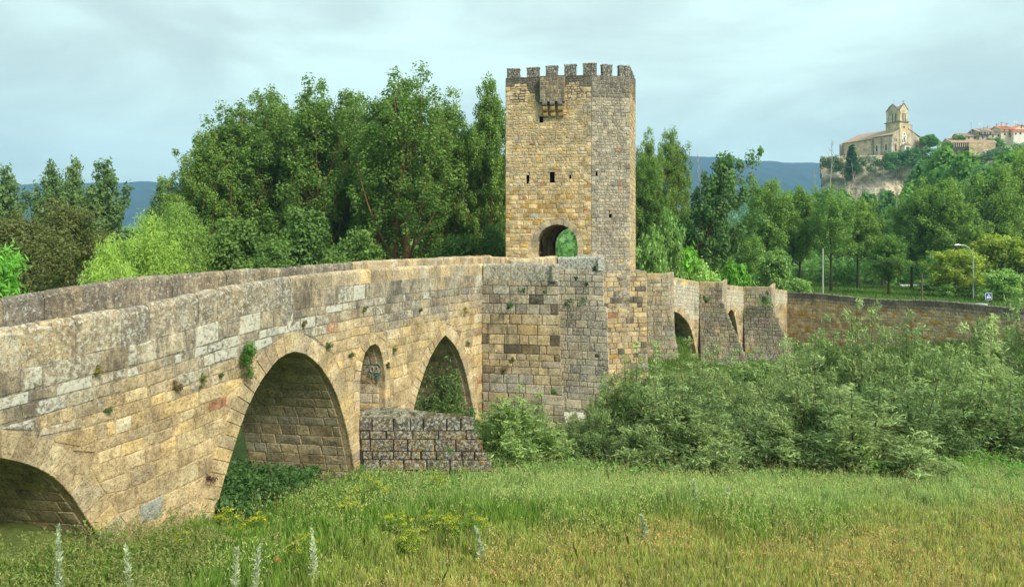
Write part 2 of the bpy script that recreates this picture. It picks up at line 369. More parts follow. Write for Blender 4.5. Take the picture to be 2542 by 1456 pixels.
def masonry(mb, lift, s0, s1, bot, top, hm, lm, colfn, arches=(), rects=(), proud=.02, joint=.012, zh=None, rough=0, r=RNG, body=True, bstep=.3, base=MORT, bwt=(.1, .1, 0), bcol=None):
    """bot,top functions of s; courses stretched between them"""
    fb = bot if callable(bot) else (lambda s: bot); ft = top if callable(top) else (lambda s: top)
    H = zh or max(ft(s0) - fb(s0), ft(s1) - fb(s1)); vs = [v / H for v in steps(0, H, hm, r, .34)]
    zz = lambda s, v: fb(s) + v * (ft(s) - fb(s))
    for i in range(len(vs) - 1):
        v0, v1 = vs[i], vs[i + 1]; s = s0 - (0 if i % 2 else 0); off = r.uniform(0, lm)
        ss = [s0] + [q for q in steps(s0 + off * .6 + lm * .3, s1, lm, r, .62)]
        if len(ss) < 2: ss = [s0, s1]
        jz = r.uniform(-rough, rough)
        for j in range(len(ss) - 1):
            a, b_ = ss[j], ss[j + 1]
            if b_ - a < .04: continue
            jt = joint * r.uniform(.6, 1.5)
            rr = lambda: r.uniform(-rough, rough)
            c4 = [(a + jt, zz(a, v0) + jt), (b_ - jt, zz(b_, v0) + jt), (b_ - jt, zz(b_, v1) - jt), (a + jt, zz(a, v1) - jt)]
            if rough: c4 = [(p[0] + rr(), p[1] + rr()) for p in c4]
            cx = (a + b_) / 2; cz = sum(p[1] for p in c4) / 4; skip = False
            for A in arches:
                if A.inside(cx, cz): skip = True; break
                c4 = [A.push(*p) for p in c4]
            for (x0, x1, z0, z1) in rects:
                if x0 < cx < x1 and z0 < cz < z1: skip = True
                q = []
                for p in c4:
                    if x0 < p[0] < x1 and z0 < p[1] < z1:
                        dl = [(p[0] - x0, (x0, p[1])), (x1 - p[0], (x1, p[1])), (p[1] - z0, (p[0], z0)), (z1 - p[1], (p[0], z1))]; p = min(dl)[1]
                    q.append(p)
                c4 = q
                if c4[0][0] < x0 < x1 < c4[1][0] and z0 < cz < z1: skip = True
            if skip: continue
            if abs((c4[1][0] - c4[0][0])) < .03 and abs(c4[2][0] - c4[3][0]) < .03: continue
            col, wt = colfn(cx, cz, r)
            block(mb, lift, c4, proud, min(.05, hm * .1), col, wt, r)
    if body:
        br = set(np.arange(s0, s1, bstep).tolist() + [s1])
        for A in arches: br |= set(A.fine[::2, 0].tolist()) | {A.fine[-1, 0], A.fine[0, 0]}
        for R in rects: br |= {R[0], R[1]}
        br = sorted(x for x in br if s0 <= x <= s1)
        for a, b_ in zip(br[:-1], br[1:]):
            if b_ - a < 1e-4: continue
            m_ = (a + b_) / 2; lo = [(fb(a), fb(b_))]; segs = []; ba, bb = fb(a), fb(b_)
            for A in arches:
                if A.top(m_) is not None and A.fine[0, 0] - 1e-6 <= a and b_ <= A.fine[-1, 0] + 1e-6: ba = np.interp(a, A.fine[:, 0], A.fine[:, 1]) + .03; bb = np.interp(b_, A.fine[:, 0], A.fine[:, 1]) + .03
            holes = sorted((R[2], R[3]) for R in rects if R[0] <= m_ <= R[1] and R[2] > min(ba, bb)); ca, cb = ba, bb
            for h0, h1 in holes: segs.append((ca, cb, h0, h0)); ca, cb = h1, h1
            segs.append((ca, cb, ft(a), ft(b_)))
            for (a0, b0, a1, b1) in segs:
                nk = max(1, int(((a1 - a0) + (b1 - b0)) / 1.4)) if bcol else 1
                for q in range(nk):
                    f0, f1 = q / nk, (q + 1) / nk; c_, w_ = bcol((a + b_) / 2, a0 + (a1 - a0) * (q + .5) / nk) if bcol else (base, bwt)
                    mb.add([lift(a, a0 + (a1 - a0) * f0, 0), lift(b_, b0 + (b1 - b0) * f0, 0), lift(b_, b0 + (b1 - b0) * f1, 0), lift(a, a0 + (a1 - a0) * f1, 0)], [(0, 1, 2, 3)], c_, w_)
def voussoirs(mb, lift, A, colfn, proud=.035, deep=.5, r=RNG):
    n = len(A.p) - 1
    for i in range(n):
        j = r.uniform(.85, 1.1)
        a0, a1 = A.p[i], A.p[i + 1]; b0 = a0 + A.n[i] * A.t * j; b1 = a1 + A.n[i + 1] * A.t * j; g = (a1 - a0) * .025
        c = [a0 + g, a1 - g, b1 - g, b0 + g]; pr = proud * r.uniform(.5, 1.5)
        cc = sum(c) / 4; cin = [q + (cc - q) * .05 for q in c]
        vs = [lift(q[0], q[1], -deep if k < 2 else -.04) for k, q in enumerate(c)] + [lift(q[0], q[1], pr - .03) for q in c] + [lift(q[0], q[1], pr) for q in cin]
        col, wt = colfn(cc[0], cc[1], r)
        mb.add(vs, [(0, 1, 5, 4), (1, 2, 6, 5), (2, 3, 7, 6), (3, 0, 4, 7), (4, 5, 9, 8), (5, 6, 10, 9), (6, 7, 11, 10), (7, 4, 8, 11), (8, 9, 10, 11)], col, wt)
def vault(mb, lift, A, dvec, depth, colfn, hm=.45, lm=.9, r=RNG, d0=.0):
    """barrel behind the face: dvec 2D direction going back"""
    fin = A.fine; ac = A.ac
    def P(a, dp, q):
        s = np.interp(a, ac, fin[:, 0]); z = np.interp(a, ac, fin[:, 1]); e = .05
        s2 = np.interp(a + e, ac, fin[:, 0]) - np.interp(a - e, ac, fin[:, 0]); z2 = np.interp(a + e, ac, fin[:, 1]) - np.interp(a - e, ac, fin[:, 1]); l_ = math.hypot(s2, z2) + 1e-9
        nx_, nz_ = z2 / l_, -s2 / l_
        q -= .03
        p = lift(s + nx_ * q, z + nz_ * q, 0); return (p[0] + dvec[0] * dp, p[1] + dvec[1] * dp, p[2])
    n = max(10, int(A.L / .3)); aa = np.linspace(0, A.L, n)
    for i in range(n - 1):
        mb.add([P(aa[i], 0, 0), P(aa[i + 1], 0, 0), P(aa[i + 1], depth, 0), P(aa[i], depth, 0)], [(0, 3, 2, 1)], MORT, (.0, .2, 0))
    ss = steps(0, A.L, hm, r, .2)
    for i in range(len(ss) - 1):
        dd = steps(d0, depth, lm, r, .4)
        if i % 2: dd = [d0] + [min(depth, x + lm * .4) for x in dd[:-1]] + [depth]
        for j in range(len(dd) - 1):
            if dd[j + 1] - dd[j] < .05: continue
            jt = .014; c4 = [(ss[i] + jt, dd[j] + jt), (ss[i + 1] - jt, dd[j] + jt), (ss[i + 1] - jt, dd[j + 1] - jt), (ss[i] + jt, dd[j + 1] - jt)]
            zc = np.interp((ss[i] + ss[i + 1]) / 2, ac, fin[:, 1]); col, wt = colfn(dd[j], zc, r)
            block(mb, lambda a, dp, q: P(a, dp, q), [c4[0], c4[3], c4[2], c4[1]], .03, .03, col, wt, r)
def slabs(mb, path, zt, h, th, colfn, lm=1.2, r=RNG, rnd=.09, side=-1, worn=.03):
    """parapet stones along a 2D polyline; th towards `side` (left=-1) of travel; zt(s) top"""
    path = [np.array(p, float) for p in path]; s_acc = 0
    for a, b_ in zip(path[:-1], path[1:]):
        d = b_ - a; ln = np.linalg.norm(d); d = d / ln; n = np.array((-d[1], d[0])) * (1 if side < 0 else -1)
        ss = steps(0, ln, lm, r, .35)
        for s0, s1 in zip(ss[:-1], ss[1:]):
            g = .008; hh = h(s_acc + s0) if callable(h) else h
            dz = r.uniform(-worn, worn); o_ = r.uniform(-worn, worn) * .5; secs = []
            col, wt = colfn(s_acc + (s0 + s1) / 2, 0, r); k = max(2, int((s1 - s0) / .35) + 1)
            for q in range(k + 1):
                s = s0 + g + (s1 - s0 - 2 * g) * q / k; z1 = zt(s_acc + s) + dz + r.uniform(-.35, .35) * worn; e = rnd * (1.25 if q in (0, k) else 1) ; y0 = 0 - o_; y1 = th - o_
                if q in (0, k): z1 -= .02
                sec = [(y0, z1 - hh), (y0, z1 - e * 1.6), (y0 + e * .45, z1 - e * .5), (y0 + e * 1.3, z1), (y1 - e * 1.3, z1), (y1 - e * .45, z1 - e * .5), (y1, z1 - e * 1.6), (y1, z1 - hh)]
                for (yy, z) in sec:
                    p = a + d * s + n * (yy + r.uniform(-.2, .2) * worn); secs.append((p[0], p[1], z))
            m_ = 8; fs = [(q * m_ + i, (q + 1) * m_ + i, (q + 1) * m_ + (i + 1) % m_, q * m_ + (i + 1) % m_) for q in range(k) for i in range(m_)]
            fs.append(tuple(range(m_ - 1, -1, -1))); fs.append(tuple(range(k * m_, (k + 1) * m_)))
            if side < 0: fs = [f[::-1] for f in fs]
            mb.add(secs, fs, col, wt)
        s_acc += ln
def cutwater(parent, Lp, Ap, Rp, z0, z1, hm, out, colfn, name='cutwater', stepz=None, cap=True, lm=.75, round_=0, r=RNG, mort=(.40, .34, .25), mw=(.3, .3, 0), ov=None):
    """triangular pier; every course one footprint, apex moves out by out(z) along the axis"""
    Lp, Ap, Rp = (np.array(p, float) for p in (Lp, Ap, Rp)); ax = Ap - (Lp + Rp) / 2; ax /= np.linalg.norm(ax); ov = ax if ov is None else np.array(ov)
    mb = MB(); zs = steps(z0, z1, hm, r, .26)
    for i in range(len(zs) - 1):
        a, b_ = zs[i], zs[i + 1]; e = out((a + b_) / 2) + r.uniform(-.03, .03)
        A = Ap + ov * e; l = Lp + ax * e * .25; q = Rp + ax * e * .25
        ins = .03; c = (A + l + q) / 3; bo = [l + (c - l) * .02, A + (c - A) * .03, q + (c - q) * .02]
        back_l = Lp - ax * .6; back_r = Rp - ax * .6
        mb.prism([back_l, bo[0], bo[1], bo[2], back_r], a, b_, mort, mw)
        for (p, s_) in ((l, A), (A, q)):
            lift, ln = planar(p, s_)
            ss = [0] + steps(r.uniform(.3, lm), ln, lm, r, .55)
            for u, v in zip(ss[:-1], ss[1:]):
                if v - u < .08: continue
                jt = .012 * r.uniform(.7, 1.6); col, wt = colfn((lift(u, a, 0)[0]), (a + b_) / 2, r)
                block(mb, lift, [(u + jt * (u > 0), a + jt), (v - jt * (v < ln - .01), a + jt), (v - jt * (v < ln - .01), b_ - jt * .6), (u + jt * (u > 0), b_ - jt * .6)], .025, .04, col, wt, r)
    if cap:
        e = out(z1); A = Ap + ax * e; mb.prism([Lp - ax * .6, Lp, A, Rp, Rp - ax * .6], z1 - .02, z1 + .05, (.30, .27, .20), (.55, .45, .1))
    return mb.build(name, M_ST, parent)
# ---------------------------------------------------------------- the bridge, near part
BE = radians(24); DB = np.array((sin(BE), cos(BE))); NB = np.array((cos(BE), -sin(BE)))     # along, outward (towards the meadow)
AN = np.array((-10.43, 25.5))
def son(x, off=0):                                    # position along the face for a column of the frame
    r = (x - 1270.5) / F; a = AN - NB * off
    s = (r * a[1] - a[0]) / (DB[0] - r * DB[1]); return s, a[1] + DB[1] * s
def tab(rows, off=0):
    o = []
    for x, y in rows: s, Y = son(x, off); o.append((s, zat(y, Y)))
    return np.array(o)
WB = 4.9
TN = tab([(-160, 845), (0, 815), (170, 788), (340, 760), (450, 737), (560, 712), (722, 686), (800, 678), (900, 669), (1000, 662), (1100, 658), (1205, 655)])
ztn = lambda s: float(np.interp(s, np.append(TN[:, 0], 34.5), np.append(TN[:, 1], 8.95)))
TF = tab([(-160, 768), (0, 737), (170, 709), (300, 690), (425, 680), (520, 672), (700, 662), (900, 647), (1000, 642), (1100, 639), (1205, 636)], WB)
ztf = lambda s: float(np.interp(s, TF[:, 0], TF[:, 1]))
S0 = son(0)[0] - 4.5
def A_(rows, t, nv=None): return Arch([(*[float(q) for q in tab([r[:2]])[0]], *r[2:]) for r in rows], t, nv)
ARCH1 = A_([(262, 1360), (235, 1318), (160, 1210), (90, 1160), (0, 1136)], .75)
p = [(2 * ARCH1.fine[-1, 0] - a, b_) for a, b_ in ARCH1.fine[:-1]]         # mirror to the left
f = ARCH1.fine[::-1] if ARCH1.fine[0, 0] > ARCH1.fine[-1, 0] else ARCH1.fine
right = sorted([(float(a), float(b_)) for a, b_ in ARCH1.fine[::8]] + [(float(ARCH1.fine[-1, 0]), float(ARCH1.fine[-1, 1]))], key=lambda q: q[0])
cx_ = right[0][0]; full = [(2 * cx_ - a, b_) for a, b_ in right[::-1][:-1]] + right
full = [(full[0][0] - .1, -1.5)] + full + [(full[-1][0] + .1, -1.5)]
ARCH1 = Arch(full, .75)
ARCH2 = A_([(512, 1400), (520, 1320), (580, 1108), (625, 985), (672, 911), (704, 882), (730, 872, 1), (768, 885), (812, 935), (845, 1010), (867, 1100), (884, 1200), (892, 1260)], .75)
ARCHS = A_([(893, 1040), (891, 975), (893, 930), (903, 880), (915, 860), (927, 853), (938, 858), (948, 885), (954, 930), (955, 975), (955, 1035)], .42)
ARCH3 = A_([(988, 1150), (1004, 1090), (1025, 1015), (1050, 930), (1078, 866), (1103, 831, 1), (1130, 860), (1152, 915), (1168, 985), (1180, 1070), (1186, 1160)], .65)
SC1 = son(1197)[0]; SC2 = son(1382)[0]
ARCH4 = Arch([(25.8, -6), (26.0, -1), (27.2, 3), (28.8, 5), (29.8, 5.6, 1), (30.8, 5), (32.3, 3), (33.4, -1), (33.6, -6)], .6)
bridge = empty('stone_bridge', 'long medieval stone bridge with pointed arches, triangular cutwaters and lichen-covered parapets', 'bridge', (-10, 26, 0))

def near_col(s, z, r):
    top = ztn(s) - 1.2; dep = (top - z)                    # depth under the parapet
    g = 1 - sm(dep, .6 + .5 * sin(s * .6), 2.6 + .7 * sin(s * 1.1 + 2)); g = float(g)
    li = .2 + .6 * g * r.uniform(.2, 1.3) if r.random() < .7 else .1
    da = .1 + .3 * g
    if s > 9: li *= .7
    c = scol(.0 + .75 * g, .035, r)
    return c, (li * (1 if g > .2 else .35), da - .12 * (1 - g), .12)
def vous_col(s, z, r): 
    c = scol(.15, 0, r); return c, (.15, .1, .05)
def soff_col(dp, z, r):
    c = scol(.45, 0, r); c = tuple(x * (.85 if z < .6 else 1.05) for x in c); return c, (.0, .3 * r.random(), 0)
def near_b(s, z):
    dep = ztn(s) - 1.2 - z; g = 1 - float(sm(dep, .6 + .5 * sin(s * .6), 2.6 + .7 * sin(s * 1.1 + 2))); return tuple(a * (1 - g) + b_ * g for a, b_ in zip((.50, .39, .23), (.40, .37, .29))), (.1 + .3 * g, .1 + .3 * g, 0)
liftN, _ = planar(AN, AN + DB); ARN = [ARCH1, ARCH2, ARCHS, ARCH3, ARCH4]
mb = MB(); s725 = son(722)[0]
botN = lambda s: -6.5
tp = lambda s: ztn(s) - (1.12 if s < s725 else .62)
masonry(mb, liftN, S0, SC2 + 8, -6.5, lambda s: tp(s) - .02, .54, .72, near_col, ARN, joint=.008, rough=.035, proud=.026, bcol=near_b)
prop(mb.build('spandrel_wall', M_ST, bridge))
# arches: ring, barrel
DV = np.array((-.985, .17)); DV /= np.linalg.norm(DV); LB = WB / float(-(DV @ NB))
for A, nm in ((ARCH1, 'arch'), (ARCH2, 'arch'), (ARCHS, 'relief_arch'), (ARCH3, 'arch'), (ARCH4, 'arch')):
    m1 = MB(); voussoirs(m1, liftN, A, vous_col, .03, .35); ao = m1.build(nm, M_ST, bridge)
    m2 = MB(); vault(m2, liftN, A, DV, LB if nm == 'arch' else 3.2, soff_col, d0=.3); m2.build('barrel_vault', M_ST, ao)
    if nm == 'relief_arch':
        # rear wall of the niche
        relief = ao
# far face, plain
FO = AN - NB * WB; sh = float(DV @ DB) * LB
liftF, _ = planar(FO, FO + DB); mbf = MB()
def liftFb(s, z, q): return liftF(s, z, -q)
masonry(mbf, liftFb, S0 - 1, SC2 + 8, -6.5, lambda s: ztf(s) - 1.0, .6, 1.0, near_col, [A.mv(sh) for A in (ARCH1, ARCH2, ARCH3, ARCH4)], joint=.012)
mbf.build('upstream_wall', M_ST, bridge)
# parapets
def par_col(s, z, r):
    c = scol(.62 if s < 8 else .35, .0, r); return c, (.75 if s < 6 else .2, .55 if s < 5 else .12, .1)
mb = MB(); pa = AN + DB * S0; pb = AN + DB * s725
slabs(mb, [pa, pb], lambda s: ztn(s + S0), 1.14, .42, lambda s, z, r: (tuple(x * 1.0 for x in scol(.5, 0, r)), (.55, .42, .1)), 1.25, rnd=.12)
pc = AN + DB * SC1
slabs(mb, [pb, pc + DB * .3], lambda s: ztn(s + s725), .64, .42, lambda s, z, r: (scol(.4, 0, r), (.22, .1 + .4 * (s < 1.6), .05)), 1.0, rnd=.07, worn=.012)
mb.build('parapet', M_ST, bridge)
mb = MB(); fa = FO + DB * (S0 - 2); fend = son(1205, WB)[0]; fs = son(860, WB)[0]
slabs(mb, [fa, FO + DB * fs], lambda s: ztf(s + S0 - 2), 1.15, .42, lambda s, z, r: (tuple(x * .95 for x in scol(.5, 0, r)), (.45, .56, .1)), 1.15, side=1, rnd=.12)
slabs(mb, [FO + DB * fs, FO + DB * fend], lambda s: ztf(s + fs), 1.1, .42, lambda s, z, r: (scol(.35, .02, r), (.15, .1, .05)), .55, side=1, rnd=.06, worn=.01)
mb.build('parapet', M_ST, bridge)
# roadway
mb = MB(); ks = np.linspace(S0 - 2, SC2 + 8, 40)
for a, b_ in zip(ks[:-1], ks[1:]):
    q = []
    for s, o_ in ((a, .2), (b_, .2), (b_, WB - .2), (a, WB - .2)):
        P_ = AN + DB * s - NB * o_; q.append((P_[0], P_[1], ztn(s) - 1.2))
    mb.add(q, [(0, 1, 2, 3)], (.26, .22, .17), (.2, .2, 0))
mb.build('roadway', M_ST, bridge)

# ---- low starling between the second and third arch
def ledge_col(s, z, r):
    return tuple(x * r.uniform(.34, .5) for x in scol(.6, 0, r)), (.58, .62, .58 if z < 1.4 else .36)
sL = son(891)[0]; pL = AN + DB * sL; pR = AN + DB * (son(962)[0]); zc = zat(1037, 33.4)
cutwater(bridge, pL, at(1175, 0, 33.4)[:2], pR, -2.6, zc, .48, lambda z: .22 * max(0, int((zc - z) / .48)), ledge_col, 'starling', lm=.85, mort=(.045, .04, .035), mw=(0, .3, 0))
# ---- big cutwater with refuge
def cw1_col(s, z, r):
    g = .75 if z > 5.5 or z < 2.0 else .3; dk = r.random() < (.2 if 2.2 < z < 5.6 else .03)
    c = scol(g, 0, r); 
    if dk: c = tuple(x * .5 for x in c)
    return c, ((.55 if (z > 5.5 or z < 1.8) else .15) * r.uniform(.5, 1.2), .5 if dk else (.36 if z > 6 else .2), .1)
zc1 = zat(655, 43.8); pA1 = at(1386, 0, 43.8)[:2]; pL1 = AN + DB * (SC1 - .1); pR1 = AN + DB * (SC1 + 4.6)
cutwater(bridge, pL1, pA1, pR1, -6.5, zc1 - 1.0, .5, lambda z: .12 + .09 * max(0, 3.2 - z) if z < 3.2 else (.0 + .1 * (z < 5.4)), cw1_col, lm=.8)
mb = MB(); slabs(mb, [pL1 + NB * .1, pA1], lambda s: zc1, 1.02, .4, lambda s, z, r: (tuple(x * .95 for x in scol(.65, 0, r)), (.6, .45, .1)), 1.3, worn=.03)
slabs(mb, [pA1, pR1 + NB * .1], lambda s: zc1, 1.02, .4, lambda s, z, r: (tuple(x * .95 for x in scol(.65, 0, r)), (.6, .45, .1)), 1.3, worn=.03)
mb.prism([pL1, pA1 - NB * .25, pR1], zc1 - 1.15, zc1 - .95, (.3, .27, .22), (.5, .4, .1))
mb.build('refuge_parapet', M_ST, bridge)
# wall parapet between the refuges
mb = MB(); slabs(mb, [pR1 - DB * .2, AN + DB * (SC2 + .2)], lambda s: float(np.interp(s, [0, 9], [zat(645, 49), 8.95])), .75, .4, lambda s, z, r: (scol(.25, 0, r), (.25, .05, .05)), .7, worn=.01)
mb.build('parapet', M_ST, bridge)
# ---- second cutwater
def cw2_col(s, z, r):
    dk = r.random() < (.12 if z < 8 else .6); c = scol(.85, 0, r); c = tuple(x * (1.1 if not dk else .7) for x in c)
    return c, (.62, .16 if not dk else .4, .05)
zc2 = zat(637, 55.5); pA2 = at(1498, 0, 55.5)[:2]; pL2 = AN + DB * (SC2 - .1); pR2 = AN + DB * (SC2 + 5)
cutwater(bridge, pL2, pA2, pR2, -6.5, zc2 - .95, .52, lambda z: (.0 if z > 5.2 else .32 + .05 * (5.2 - z)), cw2_col, lm=.85)
mb = MB(); slabs(mb, [pL2 + NB * .1, pA2], lambda s: zc2, 1.0, .4, lambda s, z, r: (tuple(x * (.3 if .8 < s < 3.6 else .75) for x in scol(.8, 0, r)), (.8, .95, .1)), .95, worn=.04)
slabs(mb, [pA2, pR2 + NB * .1], lambda s: zc2, 1.0, .4, lambda s, z, r: (scol(.8, 0, r), (.8, .9, .1)), 1.1, worn=.04)
mb.prism([pL2, pA2 - NB * .25, pR2], zc2 - 1.1, zc2 - .9, (.3, .27, .22), (.5, .4, .1))
mb.build('refuge_parapet', M_ST, bridge)
# far side refuge opposite, and the parapet up to the tower
mb = MB(); fe = FO + DB * fend
fr = at(1092, 0, 52)[:2]; pj = at(1290, 0, 64.5)[:2]
slabs(mb, [fe, fe - NB * .5, fr, at(1210, 0, 60)[:2]], lambda s: zat(638, 52), 1.0, .4, lambda s, z, r: (scol(.45, .05, r), (.3, .3, .1)), .8, side=1)
slabs(mb, [at(1205, 0, 56)[:2], pj], lambda s: float(np.interp(s, [0, 9.5], [zat(636, 56), zat(640, 64)])), 1.0, .4, lambda s, z, r: (scol(.3, .1, r), (.2, .15, .05)), .5, side=1, worn=.01)
mb.build('refuge_parapet', M_ST, bridge)
# low pier footing over a recessed box painted near-black as the shade of a hollow
mb = MB(); a = at(1400, 1050, 54.6)
for i in range(5):
    x0 = a[0] + i * .95; mb.box((x0, 52.6 + .15 * (i % 2), -3.2), (x0 + .9, 56, -2.85 + RNG.uniform(-.05, .05)), (.5, .48, .4), (.9, .2, .1))
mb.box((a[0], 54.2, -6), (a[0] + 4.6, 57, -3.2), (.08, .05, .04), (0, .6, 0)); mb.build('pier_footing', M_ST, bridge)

# ---------------------------------------------------------------- beyond the tower
G = radians(42); DG = np.array((sin(G), cos(G))); NG = np.array((cos(G), -sin(G))); AG = np.array((8.9, 73.0))
def sog(x):
    r = (x - 1270.5) / F; s = (r * AG[1] - AG[0]) / (DG[0] - r * DG[1]); return s, AG[1] + DG[1] * s
TG = []
for x, y in [(1575, 671), (1600, 672), (1657, 684), (1728, 698), (1793, 705), (1844, 711), (1916, 715), (1954, 721)]:
    s, Y = sog(x); TG.append((s, zat(y, Y)))
TG = np.array(TG); ztg = lambda s: float(np.interp(s, TG[:, 0], TG[:, 1]))
liftG, _ = planar(AG, AG + DG)
def G_(rows, t): 
    return Arch([(sog(r[0])[0], zat(r[1], sog(r[0])[1]), *r[2:]) for r in rows], t)
ARG1 = G_([(1640, 1010), (1642, 930), (1650, 800), (1668, 774), (1690, 782), (1712, 812), (1724, 860), (1731, 915), (1735, 1010)], .55)
ARG2 = G_([(1790, 1010), (1792, 900), (1800, 800), (1814, 768), (1824, 790), (1832, 840), (1838, 900), (1841, 1010)], .55)
def right_col(s, z, r):
    g = .55 if z > 2 else .25; c = scol(g, .03, r); return c, (.75 if z > 1 else .25, .3, .1)
mb = MB(); sE = sog(1954)[0]
masonry(mb, liftG, -1.5, sE, -8.5, lambda s: ztg(s) - .6, .5, .8, right_col, [ARG1, ARG2], joint=.014, rough=.03)
mb.build('spandrel_wall', M_ST, bridge)
DVG = -NG
for A in (ARG1, ARG2):
    m1 = MB(); voussoirs(m1, liftG, A, lambda s, z, r: (scol(.1, 0, r), (.2, .1, 0)), .04, .4); ao = m1.build('arch', M_ST, bridge)
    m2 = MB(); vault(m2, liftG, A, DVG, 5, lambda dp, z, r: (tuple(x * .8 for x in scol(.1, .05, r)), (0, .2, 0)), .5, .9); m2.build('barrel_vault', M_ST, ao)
mb = MB(); LG2 = planar(AG - NG * 5, AG - NG * 5 + DG)[0]
masonry(mb, lambda s, z, q: LG2(s, z, -q), -3, sE, -8.5, lambda s: ztg(s) - .3, .7, 1.2, right_col, [ARG1, ARG2]); 
for a, b_ in zip(np.linspace(-3, sE, 20)[:-1], np.linspace(-3, sE, 20)[1:]):
    q = [AG + DG * s - NG * o_ for s, o_ in ((a, .1), (b_, .1), (b_, 4.9), (a, 4.9))]; zz_ = [ztg(a) - 1.1, ztg(b_) - 1.1, ztg(b_) - 1.1, ztg(a) - 1.1]
    mb.add([(q[i][0], q[i][1], zz_[i]) for i in range(4)], [(0, 1, 2, 3)], (.26, .22, .17))
mb.build('upstream_wall', M_ST, bridge)
nodes = [(1605, 1658, 79.2, 678, 'a'), (1735, 1793, 86.6, 700, 'b'), (1845, 1915, 95.3, 712, 'c')]
gcol = lambda s, z, r: (tuple(x * r.uniform(.85, 1.05) for x in scol(.6, .02, r)), (.5, .42 if z < 1.5 else .22, .15))
mb = MB(); pcol = lambda s, z, r: (scol(.35, 0, r), (.35, .15, .05))
prev = None
for (xw, xa, Ya, yt, k) in nodes:
    sw = sog(xw)[0]; pl = AG + DG * sw; pa_ = at(xa, 0, Ya)[:2]; xr = sog(xa)[0] + 1.2; pr_ = AG + DG * xr; zt_ = zat(yt, Ya)
    zsh = .6
    cutwater(bridge, pl, pa_, pr_, -9, zt_ - zsh, .5, (lambda zt_, kk: (lambda z: kk * .5 * max(0, int((zt_ - 2.2 - z) / .5))))(zt_, dict(a=.16, b=.40, c=.42)[k]), gcol, lm=.85, ov=(1.0, -.25))
    slabs(mb, [pl + NG * .05, pa_], lambda s: zt_, zsh + .02, .4, pcol, 1.6, worn=.01, rnd=.05)
    slabs(mb, [pa_, pr_ + NG * .05], lambda s: zt_, zsh + .02, .4, pcol, 1.6, worn=.01, rnd=.05)
segs = [(1580, 1605), (1658, 1735), (1793, 1845), (1915, 1954)]
for a, b_ in segs:
    sa, sb = sog(a)[0], sog(b_)[0]
    slabs(mb, [AG + DG * sa, AG + DG * sb], (lambda sa: (lambda s: ztg(s + sa)))(sa), .62, .4, pcol, 1.7, worn=.01, rnd=.05)
mb.build('parapet', M_ST, bridge)
# ---- approach wall of the right bank
p0 = AG + DG * sE; p1 = np.array((61.0, 88.0)); p2 = np.array((84.0, 70.0))
wallo = empty('approach_wall', 'long yellow stone retaining wall with blackened top running along the right bank road', 'wall', (48, 99, -2))
lw, ln = planar(p0, p1); mb = MB(); zt0, zt1 = zat(727, p0[1]), zat(764, p1[1])
def aw_col(s, z, r):
    tz = zt0 + (zt1 - zt0) * s / ln; k = float(sm(tz - z, -.5 + .7 * fbm(s, 0, .3), .9 + 2.2 * fbm(s, 3, .22))) ; 
    c = scol(.75 * (1 - k) + .02, .02, r); c = tuple(x * (.7 + .35 * k) for x in c)
    if k > .7 and r.random() < .15: c = (.50, .30, .09)
    return c, (.3, .62 * (1 - k) + .05, .15)
ztw = lambda s: zt0 + (zt1 - zt0) * s / ln + .12 * math.sin(s * .4)
def aw_b(s, z):
    k = float(sm(zt0 + (zt1 - zt0) * s / ln - z, -.5 + .7 * fbm(s, 0, .3), .9 + 2.2 * fbm(s, 3, .22))); return tuple(a * k + .22 * (1 - k) for a in (.52, .40, .23)), (.2, .62 * (1 - k), .1)
masonry(mb, lw, 0, ln, -6, ztw, .42, .62, aw_col, joint=.012, rough=.03, proud=.03, bcol=aw_b)
lw2, ln2 = planar(p1, p2); masonry(mb, lw2, 0, ln2, -6, lambda s: zt1 + .1, .42, .62, lambda s, z, r: aw_col(ln + s, z, r), joint=.016, rough=.02)
mb.build('wall_face', M_ST, wallo)
mb = MB(); slabs(mb, [p0, p1, p2], lambda s: (ztw(s) if s < ln else zt1 + .1) + .1, .22, .6, lambda s, z, r: (tuple(x * .7 for x in scol(.8, 0, r)), (.5, .6, 0)), .8, worn=.03, rnd=.04)
mb.build('coping', M_ST, wallo)

# ---------------------------------------------------------------- gate tower
P0 = at(1255, 0, 65.85)[:2]; P1 = at(1467, 0, 64.5)[:2]; P2 = at(1563, 0, 65.2)[:2]
tb = radians(14); TD = np.array((sin(tb), cos(tb))); P3 = P2 + TD * 6.1; P4 = P3 + np.array((-3.2, 2.2)); P5 = P0 + TD * 8.6
ZT = zat(186, 64.5); ZB = -6.0
tower = empty('gate_tower', 'tall crenellated stone gate tower with arched passage standing astride the bridge', 'tower', (4, 68, 7.5))
def tx(x): return None
lA, lnA = planar(P0, P1)
def sA(x):                                              # along the front face
    r = (x - 1270.5) / F; d = (P1 - P0) / lnA; return (r * P0[1] - P0[0]) / (d[0] - r * d[1])
def zA(x, y): s = sA(x); d = (P1 - P0) / lnA; return zat(y, P0[1] + d[1] * s)
lB, lnB = planar(P1, P2)
def sB(x):
    r = (x - 1270.5) / F; d = (P2 - P1) / lnB; return (r * P1[1] - P1[0]) / (d[0] - r * d[1])
gc = (sA(1332) + sA(1433)) / 2; gr = (sA(1433) - sA(1332)) / 2; zs_ = zA(1382, 607); zap = zA(1382, 557)
GA = Arch([(gc - gr, 6.0), (gc - gr, zs_ - .8)] + [(gc - gr * cos(a), zs_ + (zap - zs_) * sin(a)) for a in np.linspace(0, pi, 9)] + [(gc + gr, zs_ - .8), (gc + gr, 6.0)], .5, 26)
